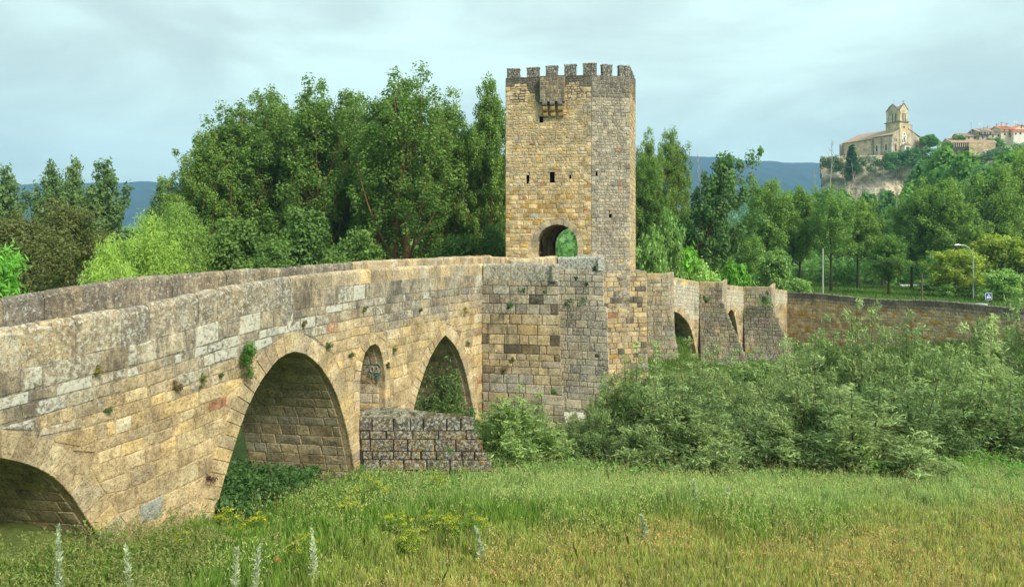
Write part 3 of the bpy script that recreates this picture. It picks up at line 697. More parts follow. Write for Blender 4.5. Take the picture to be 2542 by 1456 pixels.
def tw_colA(s, z, r):
    if z > ZT - 1.6 + 1.1 * math.sin(s * 1.3): g, d, l_ = .8, .85, .3
    elif z > 18.5: g, d, l_ = .3 + .3 * (s > 5.5), .22, .1
    elif z > 14: g, d, l_ = .3, .05, .1
    else: g, d, l_ = .05, -.1, .0
    c = scol(g * .8, .03 if z > 14 else .05, r); c = tuple(x * q for x, q in zip(c, (1.16, 1.12, 1.06)))
    if z < 15 and r.random() < .16: c = (.46, .30, .11)
    return c, (l_, d, .02)
def tw_colB(s, z, r):
    g = .95; c = scol(g, .02, r); d = .62 if z > ZT - 2.0 else .2
    if s < .45: c = tuple(x * .8 for x in c)
    return c, (.42, d, .02)
slitA = [(1306.5, 1314, 427, 456), (1364, 1376.5, 427, 456), (1412.5, 1417.5, 427, 452), (1338.5, 1348, 290, 305)]
slitB = [(1478, 1483, 423, 439), (1511, 1518, 521, 544)]
RA = [(sA(a), sA(b_), zA(a, d), zA(a, c)) for a, b_, c, d in slitA]
zB = lambda x, y: zat(y, P1[1] + ((P2 - P1) / lnB)[1] * sB(x))
RB = [(sB(a), sB(b_), zB(a, d), zB(a, c)) for a, b_, c, d in slitB]
mb = MB(); kw = dict(joint=.02, rough=.035, proud=.03, base=(.56, .45, .28), bwt=(0, .05, 0))
zsplit = 14.9; tb_ = lambda s, z: ((.56, .46, .30), (.05, .05, 0)) if z < ZT - 2.2 else ((.36, .32, .25), (.3, .7, 0))
masonry(mb, lA, 0, lnA, ZB, zsplit, .36, .52, tw_colA, [GA], [q for q in RA if q[3] < zsplit + .2], **kw)
masonry(mb, lA, 0, lnA, zsplit, ZT, .26, .38, tw_colA, [], [q for q in RA if q[3] >= zsplit + .2], **{**kw, 'rough': .05, 'bcol': tb_})
masonry(mb, lB, 0, lnB, ZB, ZT, .27, .36, tw_colB, [], RB, **{**kw, 'rough': .04, 'base': (.36, .33, .26), 'bwt': (.3, .25, 0)})
lC, lnC = planar(P2, P3); masonry(mb, lC, 0, lnC, ZB, ZT, .36, .6, lambda s, z, r: (scol(.05, .02, r), (.1, .55 if z > ZT - 1.5 else .05, 0)), **kw)
for a, b_ in ((P3, P4), (P4, P5)): l_, n_ = planar(a, b_); masonry(mb, l_, 0, n_, ZB, ZT, .45, .8, lambda s, z, r: (scol(.4, .02, r), (.2, .2, 0)), [], [], **kw) if a is P3 else None
l5, n5 = planar(P4, P5)
lBk, nBk = planar(P5 , P4)
off = float((P0 - P5) @ ((P4 - P5) / nBk)); gcb = gc + 0.0
GB = GA.mv(0); 
def sback(p): return float((p - P4) @ ((P5 - P4) / n5))
pbk = np.array(lA(gc, 0, 0)[:2]) + TD * 8.6; cb = sback(pbk)
GBk = Arch([(cb - gr * .95, 6.0), (cb - gr * .95, zs_ - .8)] + [(cb - gr * .95 * cos(a), zs_ + (zap - zs_) * .93 * sin(a)) for a in np.linspace(0, pi, 9)] + [(cb + gr * .95, zs_ - .8), (cb + gr * .95, 6.0)], .5, 26)
masonry(mb, l5, 0, n5, ZB, ZT, .45, .8, lambda s, z, r: (scol(.4, .02, r), (.2, .2, 0)), [GBk], [], **kw)
l0, n0 = planar(P5, P0); masonry(mb, l0, 0, n0, ZB, ZT, .45, .7, lambda s, z, r: (scol(.15, .02, r), (.1, .4 if z > ZT - 2 else .1, 0)), [], [], **kw)
tp_ = [P0, P1, P2, P3, P4, P5]; cen = sum(tp_) / 6
mb.prism([p + (cen - p) * .05 for p in tp_][::-1], ZT - 1.2, ZT - .9, (.3, .27, .2)); mb.prism([p + (cen - p) * .03 for p in tp_][::-1], 12.6, 12.9, (.15, .1, .06))
mbT = mb
# parapet wall behind the merlons has a depth of .5
mb = MB()
for i in range(6):
    a, b_ = tp_[i], tp_[(i + 1) % 6]; l_, n_ = planar(a, b_)
    mb.add([l_(0.02, ZT, 0), l_(n_ - .02, ZT, 0), l_(n_ - .5, ZT, -.55), l_(.5, ZT, -.55), l_(.5, ZT - 1.1, -.55), l_(n_ - .5, ZT - 1.1, -.55)], [(0, 1, 2, 3), (3, 2, 5, 4)], (.28, .25, .2), (.3, .8, 0))
mb.build('wall_walk', M_STT, tower)
mer = {0: [(1259, 1289), (1307, 1338), (1354, 1384), (1400, 1430), (1446, 1467)], 1: [(1467, 1481), (1495, 1520), (1537, 1563)]}
dz_ = {0: [168, 166.5, 165, 163, 161.5], 1: [161.5, 163, 164]}
def merlon(l_, s0, s1, zt, r=RNG):
    mb = MB(); zs = [ZT - .02, ZT + (zt - ZT) * .33, ZT + (zt - ZT) * .66, zt - .02]
    for i in range(3):
        ss = [s0, s0 + (s1 - s0) * r.uniform(.4, .6), s1] if s1 - s0 > .5 else [s0, s1]
        for a, b_ in zip(ss[:-1], ss[1:]):
            c = tuple(x * .8 for x in scol(.85, 0, r)); e = .02
            for q in (0,):
                M = lambda u, v, z: l_(u, z, -v)
                mb.box((a + e * .3 * (a > s0) + r.uniform(0, .03), -.02 - r.uniform(0, .02), zs[i] + .008), (b_ - e * .3 - r.uniform(0, .03), .55, zs[i + 1] - .008), c, (.55, .9, 0), M)
    c = scol(.9, 0, r); M = lambda u, v, z: l_(u, z, -v)
    mb.box((s0 - .03, -.04, zt - .015), (s1 + .03, .57, zt + r.uniform(.05, .1)), tuple(x * .7 for x in c), (.7, .9, 0), M)
    mb.build('merlon', M_STT, tower)
for k, l_, sf in ((0, lA, sA), (1, lB, sB)):
    for (a, b_), yy in zip(mer[k], dz_[k]): merlon(l_, max(0, sf(a)), min(lnA if k == 0 else lnB, sf(b_)), zat(yy, 65))
for l_, n_ in ((lC, lnC), (l0, n0), (l5, n5), (planar(P3, P4)[0], planar(P3, P4)[1])):
    u = .0
    while u < n_ - .6: merlon(l_, u, min(n_, u + 1.1), ZT + .88 + RNG.uniform(-.05, .05)); u += 1.75
# gate ring, passage, side door
mb = MB(); voussoirs(mb, lA, GA, lambda s, z, r: (scol(.55 if z > zs_ else .2, 0, r), (.15, .1, 0)), .03, .7); gate = mb.build('gateway_arch', M_STT, tower)
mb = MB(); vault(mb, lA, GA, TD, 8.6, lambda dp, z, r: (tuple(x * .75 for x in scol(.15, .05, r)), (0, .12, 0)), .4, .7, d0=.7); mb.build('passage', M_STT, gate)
mb = MB(); voussoirs(mb, l5, GBk, lambda s, z, r: (scol(.2, 0, r), (.1, .1, 0)), .03, .9); mb.build('gateway_arch', M_STT, tower)
# inner arch rib half way
mb = MB(); n_ = len(GA.p) - 1; sc_ = .9
for i in range(n_):
    q = []
    for k in (i, i + 1):
        s, z = GA.p[k]; si = gc + (s - gc) * sc_; zi = z if z < zs_ else zs_ + (z - zs_) * sc_
        for dd in (5.0, 6.0):
            for (u, v) in ((s, z), (si, zi)):
                P_ = lA(u, v, 0); q.append((P_[0] + TD[0] * dd, P_[1] + TD[1] * dd, v))
    mb.add(q, [(0, 1, 5, 4), (2, 3, 7, 6), (1, 3, 7, 5), (0, 1, 3, 2), (4, 5, 7, 6)], tuple(x * .7 for x in scol(.1, 0)), (0, .1, 0))
mb.build('inner_rib', M_STT, gate)
mb = MB(); q0 = np.array(lA(gc - gr, 0, 0)[:2]); zr_ = ztn(son(1382)[0]) - 1.2
def dm(u, v, z): P_ = q0 + TD * u + np.array((TD[1], -TD[0])) * v; return (P_[0], P_[1], z)
dp = [(1.0, 6.4), (1.0, 9.4), (1.35, 10.0), (1.7, 10.3), (2.05, 10.0), (2.4, 9.4), (2.4, 6.4)]
vs = [dm(u, .075, z) for u, z in dp]; mb.add(vs, [tuple(range(7))], (.03, .02, .015)); mb.box((.9, .05, 8.0), (2.5, .11, 8.06), (.3, .25, .2), M=dm); mb.box((.9, .05, 9.0), (2.5, .11, 9.06), (.3, .25, .2), M=dm)
mb.build('side_door', M_STT, gate)
# roadway through the gate
mb = MB(); a = np.array(lA(gc - gr - .3, 0, .0)[:2]); b_ = np.array(lA(gc + gr + .3, 0, 0)[:2]); 
mb.add([(*(a - TD * 10), 7.4), (*(b_ - TD * 8), 7.4), (*(b_ + TD * 9), 7.15), (*(a + TD * 9), 7.15)], [(0, 1, 2, 3)], (.27, .23, .17)); mb.build('roadway', M_ST, bridge)
# slits
def slit(l_, R, deep=.9, rnd=False):
    mb = MB(); x0, x1, z0, z1 = R; M = lambda u, v, z: l_(u, z, -v); e = .02
    mb.add([M(x0, 0, z0), M(x1, 0, z0), M(x1, 0, z1), M(x0, 0, z1), M(x0 + .03, deep, z0), M(x1 - .03, deep, z0), M(x1 - .03, deep, z1), M(x0 + .03, deep, z1)],
           [(0, 1, 5, 4), (1, 2, 6, 5), (2, 3, 7, 6), (3, 0, 4, 7), (4, 5, 6, 7)], (.10, .07, .05))
    mb.box((x0 - .12, -.055, z1), (x1 + .12, .15, z1 + .16), scol(.3, 0), (.1, .1, 0), M)
    mb.build('arrow_slit', M_STT, tower)
for R in RA: slit(lA, R)
for R in RB: slit(lB, R)
# box machicolation on corbels
mb = MB(); x0, x1 = sA(1342), sA(1402); zt_, zb_ = zA(1370, 194), zA(1370, 254); M = lambda u, v, z: lA(u, z, -v); pj = .5
masonry(mb, lambda s, z, q: lA(s, z, pj + q), x0, x1, zb_, zt_, .3, .5, lambda s, z, r: (tuple(x * .9 for x in scol(.5, 0, r)), (.2, .5, 0)), joint=.012, rough=.03)
mb.box((x0 + .005, -pj + .02, zb_), (x1 - .005, -pj + .3, zt_), (.42, .36, .25), (.2, .3, 0), M)
for a, b_ in ((x0, x0 + .25), (x1 - .25, x1)): mb.box((a, -pj + .3, zb_), (b_, .0, zt_), (.42, .36, .25), (.2, .3, 0), M)
mb.box((x0, -pj - .02, zt_), (x1, .0, zt_ + .1), (.4, .37, .3), (.4, .7, 0), M)
box_ = mb.build('machicolation', M_STT, tower)
ws = (x1 - x0) ; zc_ = [zb_, zA(1370, 266), zA(1370, 279), zA(1370, 291.5)]
for i in range(3):
    mb = MB(); cx = x0 + [.19, .5, .82][i] * ws
    for k in range(3):
        prj = [.62, .5, .32][k]; z1, z0 = zc_[k], zc_[k + 1]; n_ = 5; poly = [(0, z1)] + [(prj, z1), (prj, z1 - (z1 - z0) * .35)] + [(prj - (prj * .3) * (1 - cos(a)), z1 - (z1 - z0) * (.35 + .6 * sin(a))) for a in np.linspace(.4, pi / 2, n_)] + [(0, z0 + .03)]
        vs = [lA(cx - .2 + .03 * k, z, p) for p, z in poly] + [lA(cx + .2 + .03 * k, z, p) for p, z in poly]; q = len(poly)
        mb.add(vs, [tuple(range(q)), tuple(range(2 * q - 1, q - 1, -1))] + [(j, (j + 1) % q, q + (j + 1) % q, q + j) for j in range(q)], (.45, .33, .13) if k else (.3, .29, .27), (.1, .35 if k == 0 else .1, 0))
    mb.build('corbel', M_STT, box_)
# tower pier (pointed base of the tower)
tcol = lambda s, z, r: (scol(.12, .05, r), (.2, .12, .3)) if r.random() > .15 else (tuple(x * .7 for x in scol(.8, 0, r)), (.3, .5, .1))
zc3 = zat(676, 65.6); pA3 = at(1604, 0, 65.6)[:2]
cutwater(bridge, P1 - NB * .2 + np.array((.4, -.15)), pA3, P3 + np.array((.3, 0)), -8, zc3, .46, lambda z: .03 * max(0, 4 - z), tcol, 'tower_pier', lm=.75)
# larger quoins on the visible corners
mb = mbT
for l_, ln_, cf in ((lA, lnA, tw_colA), (lB, lnB, tw_colB)):
    for end in (0, 1):
        z = 5.0; k = 0
        while z < ZT - .5:
            h = RNG.uniform(.34, .5); q = (.62 if k % 2 else .36) * RNG.uniform(.85, 1.15); c, w_ = cf(.5 if end == 0 else ln_ - .5, z, RNG); a, b_ = (0, q) if end == 0 else (ln_ - q, ln_)
            block(mb, l_, [(a, z + .012), (b_, z + .012), (b_, z + h - .012), (a, z + h - .012)], .045, .03, tuple(x * .95 for x in c), w_); z += h; k += 1
mb.build('tower_wall', M_STT, tower)
# ---------------------------------------------------------------- plants
def leafcloud(cen, rad, n, ln, wd, rng, col, colv=.14, clv=.22, axis=None, up=.25, tint=None, coh=1.0):
    """cen (C,3), rad (C,3) or scalar: n leaves per clump"""
    C = len(cen); rad = np.broadcast_to(np.asarray(rad, float), (C, 3)) if np.ndim(rad) < 2 else rad
    k = np.repeat(np.arange(C), n); u = rng.normal(size=(C * n, 3)); u /= np.linalg.norm(u, axis=1)[:, None] + 1e-9
    r = rng.rand(C * n) ** .45; p = cen[k] + u * r[:, None] * rad[k]
    a = rng.normal(size=(C * n, 3)); a[:, 2] += up
    if axis is not None: a = a * .8 + axis[k] * 1.1
    a /= np.linalg.norm(a, axis=1)[:, None] + 1e-9
    if coh and n > 8 and axis is None:          # leaves face outwards from their clump
        g = u * coh + rng.normal(size=(C * n, 3)) * .45 + (0, 0, .35); g /= np.linalg.norm(g, axis=1)[:, None]
        b = np.cross(a, g); b /= np.linalg.norm(b, axis=1)[:, None] + 1e-9; a = np.cross(g, b)
    else: b = np.cross(a, rng.normal(size=(C * n, 3)))
    b /= np.linalg.norm(b, axis=1)[:, None] + 1e-9
    s = rng.uniform(.55, 1.35, (C * n, 1)); a = a * ln * .5 * s; b = b * wd * .5 * s
    V = np.stack([p - a, p + b, p + a, p - b], 1)
    cc = np.asarray(col, float)
    cl = 1 + clv * (rng.rand(C, 1) * 2 - 1); cl2 = rng.rand(C, 1)
    base = cc[None, :] * cl
    if tint is not None: base = base * (1 - cl2 * .5) + np.asarray(tint)[None, :] * cl2 * .5
    c = base[k] * (1 + colv * (rng.rand(C * n, 1) * 2 - 1))
    return V, c
def bez(a, b, c, t): t = np.asarray(t)[:, None]; return (1 - t) ** 2 * a + 2 * t * (1 - t) * b + t * t * c
def make_tree(seed, H, R, trunk=.2, nl=16, leaves=16000, ln=.3, wd=.24, col=(.06, .13, .035), tint=(.1, .18, .04), lean=(0, 0), up=1.0, low=.12, plume=1.0, tr=.3, stems=1, bark=(.16, .10, .055), rc=.7, gap=.0):
    rng = np.random.RandomState(seed); mb = MB(); cen = []; rads = []; lean = np.array((lean[0], lean[1], 0.0))
    base = []
    for s in range(stems):
        a = 2 * pi * s / max(1, stems) + rng.rand(); o = np.array((cos(a), sin(a), 0)) * (.25 if stems > 1 else 0) * tr * 4
        top = lean * .6 + np.array((cos(a), sin(a), 0)) * (R * .22 if stems > 1 else 0) + (0, 0, H * .82)
        P = bez(o, o * 1.3 + (0, 0, H * .45) + lean * .15, top, np.linspace(0, 1, 9)); base.append(P)
        mb.tube(P, [tr * (1 - .88 * t) * (1.3 if t == 0 else 1) for t in np.linspace(0, 1, 9)], 7, bark)
    for i in range(nl):
        q = base[i % stems]; f = (i + .5) / nl; az = i * 2.4 + rng.rand() * .5; hb = trunk + (.72 - trunk) * f ** 1.1
        st = np.array([np.interp(hb * 8 / .82, np.arange(9), q[:, k]) for k in range(3)])
        rr = R * (math.sqrt(max(.05, 1 - f ** 1.8 * .85))) * rng.uniform(.55, 1.0)
        ht = H * min(.99, (low + (1 - low) * (f * .75 + .25 * rng.rand())) + .12 * up) * (1 if f < .8 else rng.uniform(.93, 1.0))
        d = np.array((cos(az), sin(az), 0)); tip = lean * (ht / H) + d * rr * (1 if f < .85 else .35) + (0, 0, max(ht, st[2] + .06 * H))
        mid = st + d * rr * .55 + (0, 0, (tip[2] - st[2]) * (.3 if up > .5 else .6))
        T = np.linspace(0, 1, 7); P = bez(st, mid, tip, T); r0 = tr * .42 * (1 - f * .5)
        mb.tube(P, [r0 * (1 - .85 * t) for t in T], 5, bark)
        m_ = int(5 + 5 * plume)
        for t in np.linspace(.3, 1, m_):
            p = bez(st, mid, tip, [t])[0]; w_ = R * .30 * (1.15 - t * .75) * plume
            for k in range(2 if t < .9 else 1):
                dd = rng.normal(size=3); dd[2] = abs(dd[2]) * .6 - .1; dd /= np.linalg.norm(dd); e = p + dd * w_ * rng.uniform(.5, 1.3)
                mb.tube([p, (p + e) / 2 + (0, 0, .05), e], [r0 * .28 * (1.1 - t), r0 * .18 * (1.1 - t), .012], 3, bark)
                if rng.rand() < gap: continue
                cen.append(e); rads.append(rc * rng.uniform(.6, 1.15) * np.array((1, 1, 1.0 + .25 * up)))
    # upper leader
    for s in range(stems):
        for t in np.linspace(.72, 1, 5): p = bez(base[s][0], base[s][4], base[s][8], [t])[0]; cen.append(p + (0, 0, (t - .5) * H * .12)); rads.append(rc * (1.25 - t) * 2.0 * np.ones(3) * (1, 1, 1.5))
    cen = np.array(cen); rads = np.array(rads); n = max(6, leaves // len(cen))
    V, c = leafcloud(cen, rads, n, ln, wd, rng, col, tint=tint)
    return mb, V, c
TREES = {}
def tree(key, name, label, cat, x, y, H, W=None, group=None, rz=0, z=None, mat=None, part='crown', sub=None, **kw):
    """place tree `key`; built on first use at its design size, later scaled"""
    mat = mat or M_LEAF; first = key not in TREES
    z = float(ground(x, y)) - .1 if z is None else z
    e = empty(name, label, cat, (x, y, z), group, rz)
    if first:
        kw = dict(kw); H0 = kw.pop('H0'); R0 = kw.pop('R0'); mb, V, c = make_tree(kw.pop('seed'), H0, R0, **kw)
        t_ = mb.build('trunk' if part == 'crown' else 'stems', M_BARK, None); t_.parent = e
        cr_ = quads(part, V, mat, c, None); cr_.parent = e; TREES[key] = (t_, cr_, H0, R0)
    else:
        for o in TREES[key][:2]: c = o.copy(); COL.objects.link(c); c.parent = e
    H0, R0 = TREES[key][2:]; k = H / H0; kw_ = (W / R0) if W else k; e.scale = (kw_, kw_, k)
    return e
def px(x, Y): return (x - 1270.5) / F * Y
def by_top(x, ytop, Y): X = px(x, Y); return X, Y, zat(ytop, Y) - float(ground(X, Y)) + .1

POP = dict(H0=27, R0=6, trunk=.12, nl=26, leaves=56000, ln=.245, wd=.20, col=(.062, .122, .026), tint=(.10, .18, .036), up=1.0, low=.10, tr=.42, rc=.85, plume=1.05, bark=(.20, .11, .05))
VAR = [('poplar_a', dict(POP, seed=3)), ('poplar_b', dict(POP, seed=8, stems=3, nl=30, trunk=.2, gap=.1, leaves=48000, low=.36)), ('poplar_c', dict(POP, seed=21, nl=30, leaves=50000, low=.3))]
gl = 'tall poplars behind the bridge left of the tower'
for i, (x, yt, Y, W, v, lab) in enumerate([
    (508, 325, 88, 4.6, 0, 'leftmost poplar of the tall grove, its crown sloping down to the left'),
    (588, 255, 92, 5.8, 1, 'rounded dark poplar second from the left in the tall grove'),
    (668, 219, 96, 5.8, 0, 'dark poplar with a double top behind the middle of the near parapet'),
    (790, 194, 92, 6.2, 2, 'broad dark poplar rising above the second pointed arch'),
    (872, 226, 98, 5.0, 0, 'narrower poplar in the dip between the two highest poplars'),
    (1000, 180, 86, 6.4, 1, 'tallest bright poplar whose orange trunks fan out above the parapet'),
    (1108, 222, 94, 5.4, 2, 'poplar right of the fanning orange trunks, lower than its neighbours'),
    (720, 250, 106, 6.0, 1, 'poplar set back in the gap left of the broad poplar'), (940, 262, 106, 6.0, 2, 'poplar set back in the gap left of the orange-trunked poplar'),
    (1170, 300, 104, 5.5, 1, 'lower poplar set back in the gap beside the tower poplar'), (545, 330, 104, 5.5, 0, 'lower poplar set back behind the left shoulder of the grove'),
    (1218, 188, 90, 4.0, 0, 'poplar standing close against the left edge of the gate tower')]):
    X, Y, H = by_top(x, yt, Y); k, d = VAR[v]; W *= 1.18; tree(k, 'poplar_tree', lab, 'tree', X, Y, H, W, gl, rz=i * 1.3, **d)
UND = dict(H0=10, R0=4.2, trunk=.05, nl=24, leaves=22000, ln=.26, wd=.19, col=(.045, .098, .025), tint=(.075, .15, .032), up=.5, low=.15, tr=.16, rc=.75, bark=(.1, .07, .04), seed=5, stems=3)
for i, (x, yt, Y, W, lab) in enumerate([
    (470, 520, 78, 4.5, 'dark low tree under the leftmost poplar'), (600, 545, 74, 5.2, 'dark bushy tree below the left half of the grove'),
    (745, 520, 76, 5.6, 'dark spreading tree under the broad poplar'), (880, 575, 72, 4.6, 'rounded bush just above the parapet left of the orange trunks'),
    (1140, 585, 78, 4.8, 'leafy bush right of the fanning trunks behind the parapet'), (690, 600, 66, 3.8, 'dark bush behind the far parapet under the poplars'),
    (1230, 560, 80, 3.4, 'shrubby tree beside the foot of the gate tower')]):
    X, Y, H = by_top(x, yt, Y); tree('under', 'bushy_tree', lab, 'tree', X, Y, H, W, 'dark trees under the poplars', rz=i, **UND)
PLA = dict(H0=20, R0=4.5, trunk=.15, nl=22, leaves=11000, ln=.42, wd=.36, col=(.06, .115, .04), tint=(.09, .15, .05), up=.7, low=.2, tr=.25, rc=.8, gap=.15, bark=(.14, .11, .08), seed=31)
for i, (x, yt, Y, W, lab) in enumerate([
    (12, 418, 105, 4.3, 'open-crowned tree at the left edge of the picture'), (125, 408, 108, 3.6, 'thin-crowned tree left of the pair of rounded tops'),
    (185, 400, 112, 3.4, 'middle tree of the thin-crowned trees on the left'), (262, 403, 106, 4.4, 'rounded thin-crowned tree nearest the blue ridge on the left'),
    (398, 452, 110, 2.8, 'small bluish tree in front of the ridge beside the grove')]):
    X, Y, H = by_top(x, yt, Y); tree('plane', 'plane_tree', lab, 'tree', X, Y, H, W, 'thin-crowned trees on the left skyline', rz=i * 2, **PLA)
OLV = dict(H0=15, R0=5, trunk=.05, nl=26, leaves=24000, ln=.24, wd=.15, col=(.078, .092, .030), tint=(.09, .13, .035), up=.5, low=.15, tr=.2, rc=.9, bark=(.1, .08, .06), seed=41, stems=2)
for i, (x, yt, Y, W, lab) in enumerate([(40, 500, 62, 5.5, 'olive-brown bushy tree behind the left end of the parapet'), (165, 470, 68, 5.5, 'large olive-brown tree left of the light green willow')]):
    X, Y, H = by_top(x, yt, Y); tree('olive', 'bushy_tree', lab, 'tree', X, Y, H, W, 'olive-brown trees', rz=i * 2, **OLV)
WLW = dict(H0=11, R0=5, trunk=.08, nl=30, leaves=24000, ln=.34, wd=.07, col=(.10, .19, .035), tint=(.14, .24, .05), up=.4, low=.2, tr=.22, rc=.9, bark=(.1, .07, .04), seed=51, stems=2)
for i, (x, yt, Y, W, lab) in enumerate([(265, 588, 50, 2.6, 'small light green willow just behind the far parapet'), (365, 520, 62, 4.0, 'light green weeping willow left of the poplar grove'), (440, 490, 70, 4.0, 'yellow-green willow at the foot of the leftmost poplar')]):
    X, Y, H = by_top(x, yt, Y); tree('willow', 'willow_tree', lab, 'tree', X, Y, H, W, 'light green willows', rz=i * 2, mat=M_WIL, **WLW)
ELD = dict(H0=9, R0=1.9, trunk=.3, nl=22, leaves=7000, ln=.34, wd=.09, col=(.07, .22, .03), tint=(.12, .30, .05), up=.3, low=.35, tr=.12, rc=.5, seed=61)
X, Y, H = by_top(-8, 575, 27); tree('elder', 'elder_tree', 'vivid green elder with long leaves at the left edge beside the parapet', 'tree', X, Y, H, 1.35, **ELD)
# right of the tower
gr_ = 'trees right of the gate tower'
for i, (x, yt, Y, W, key, d, lab) in enumerate([
    (1608, 318, 112, 3.3, 'poplar_c', VAR[2][1], 'slim poplar next to the right edge of the tower'),
    (1668, 320, 118, 4.0, 'poplar_b', VAR[1][1], 'tall poplar with a split top right of the tower'),
    (1600, 385, 100, 4.2, 'poplar_a', VAR[0][1], 'dense mid-height poplar hugging the right edge of the tower')]):
    X, Y, H = by_top(x, yt, Y); tree(key, 'poplar_tree', lab, 'tree', X, Y, H, W, gr_, rz=i * 2 + 1, **d)
LEA = dict(H0=20, R0=5, trunk=.25, nl=16, leaves=13000, ln=.36, wd=.27, col=(.04, .10, .03), tint=(.08, .16, .04), lean=(6.5, 0), up=.8, low=.35, tr=.36, rc=.85, gap=.25, seed=75, bark=(.2, .11, .05))
X, Y, H = by_top(1715, 352, 105); tree('lean', 'leaning_poplar_tree', 'ragged poplar leaning to the right against the blue mountain', 'tree', X, Y, H, 5.6, **LEA)
BRD = dict(H0=20, R0=5.5, trunk=.28, nl=22, leaves=30000, ln=.29, wd=.22, col=(.080, .155, .030), tint=(.115, .21, .04), up=.6, low=.3, tr=.26, rc=.95, bark=(.06, .045, .03), seed=81)
BR2 = dict(BRD, seed=88, nl=26, low=.22, trunk=.2)
BR3 = dict(BRD, seed=93, col=(.06, .135, .03), gap=.15, leaves=16000)
BV = [('broad_a', BRD), ('broad_b', BR2), ('broad_c', BR3)]
rows = [
 (1905, 432, 135, 6.0, 0, 'broad tree with a dead top branch left of the riverside wood'), (1985, 452, 140, 5.6, 1, 'second tree from the left in the riverside wood'),
 (2062, 458, 132, 5.4, 2, 'tree with a bare dark trunk beside the concrete pole'), (2128, 482, 142, 5.2, 0, 'tree above two thin trunks in the middle of the wood'),
 (2205, 575, 126, 4.2, 1, 'smaller rounded tree in front of the middle of the wood'), (2190, 520, 150, 5.6, 2, 'tree set back behind the smaller rounded tree'),
 (2262, 470, 140, 5.6, 1, 'tree over a forked trunk right of the middle of the wood'), (2335, 430, 136, 6.4, 0, 'large tree with arching brown limbs left of the street lamp'),
 (2400, 445, 150, 6.0, 2, 'tall tree behind the street lamp head'), (2475, 400, 146, 6.6, 1, 'tall bright tree right of the street lamp'),
 (2545, 350, 150, 6.5, 0, 'highest tree at the right edge of the picture'), (1850, 560, 120, 4.2, 2, 'dark tree behind the pale bushes at the bridge parapet'),
 (1765, 575, 108, 4.4, 2, 'dark leafy tree below the leaning poplar'), (1690, 520, 110, 4.5, 1, 'bushy tree between the split-top poplar and the leaning poplar')]
for i, (x, yt, Y, W, v, lab) in enumerate(rows):
    X, Y, H = by_top(x, yt, Y); tree(BV[v][0], 'broadleaf_tree', lab, 'tree', X, Y, H, W, 'riverside trees beyond the right bank road', rz=i * 1.7, **BV[v][1])
SHR = dict(H0=7, R0=3.2, trunk=.05, nl=22, leaves=9000, ln=.3, wd=.2, col=(.10, .20, .05), tint=(.15, .26, .07), up=.4, low=.2, tr=.12, rc=.6, seed=101, stems=3)
BRI = dict(SHR, seed=104, col=(.07, .20, .022), tint=(.11, .25, .035), ln=.4, wd=.3, leaves=6000)
YEL_ = dict(SHR, seed=107, col=(.12, .19, .028), tint=(.16, .22, .03))
for i, (x, yt, Y, W, key, d, lab) in enumerate([
    (1655, 510, 88, 2.8, 'shr', SHR, 'yellow-green tree rising from behind the parapet right of the tower'), (1620, 560, 84, 2.6, 'shr', SHR, 'leafy shrub against the foot of the tower'),
    (1712, 600, 98, 3.6, 'bri', BRI, 'fresh green bush below the dark leafy tree'), (1812, 640, 100, 3.4, 'bri', BRI, 'vivid green bush right behind the stepped parapet'),
    (1925, 612, 112, 3.6, 'shr', SHR, 'pale green bush with silvery leaf tips by the end of the bridge'), (1745, 640, 96, 3.2, 'shr', SHR, 'low shrub left of the vivid green bush'),
    (1985, 690, 120, 2.4, 'shr', SHR, 'small bush where the bridge meets the road wall'),
    (2375, 610, 120, 5.0, 'yel', YEL_, 'yellow-green tree left of the street lamp post'), (2470, 570, 128, 5.6, 'yel', YEL_, 'yellow-green tree behind the street lamp post'),
    (2545, 585, 124, 5.0, 'yel', YEL_, 'yellow-green tree at the right edge above the wall'), (2492, 664, 111, 3.6, 'shr', SHR, 'rounded bush right of the crossing sign'),
    (2352, 700, 119, 2.0, 'shr', SHR, 'tufty bush above the blue-grey car'), (2412, 705, 118, 2.0, 'shr', SHR, 'tufty bush between the lamp post and the crossing sign'),
    (2310, 690, 134, 3.0, 'shr', SHR, 'dim bush under the trees left of the tufty bushes')]):
    X, Y, H = by_top(x, yt, Y); tree(key, 'bush', lab, 'bush', X, Y, H, W, 'bushes along the right bank', rz=i * 2.1, part='foliage', mat=M_WIL if key == 'shr' else M_LEAF, **d)

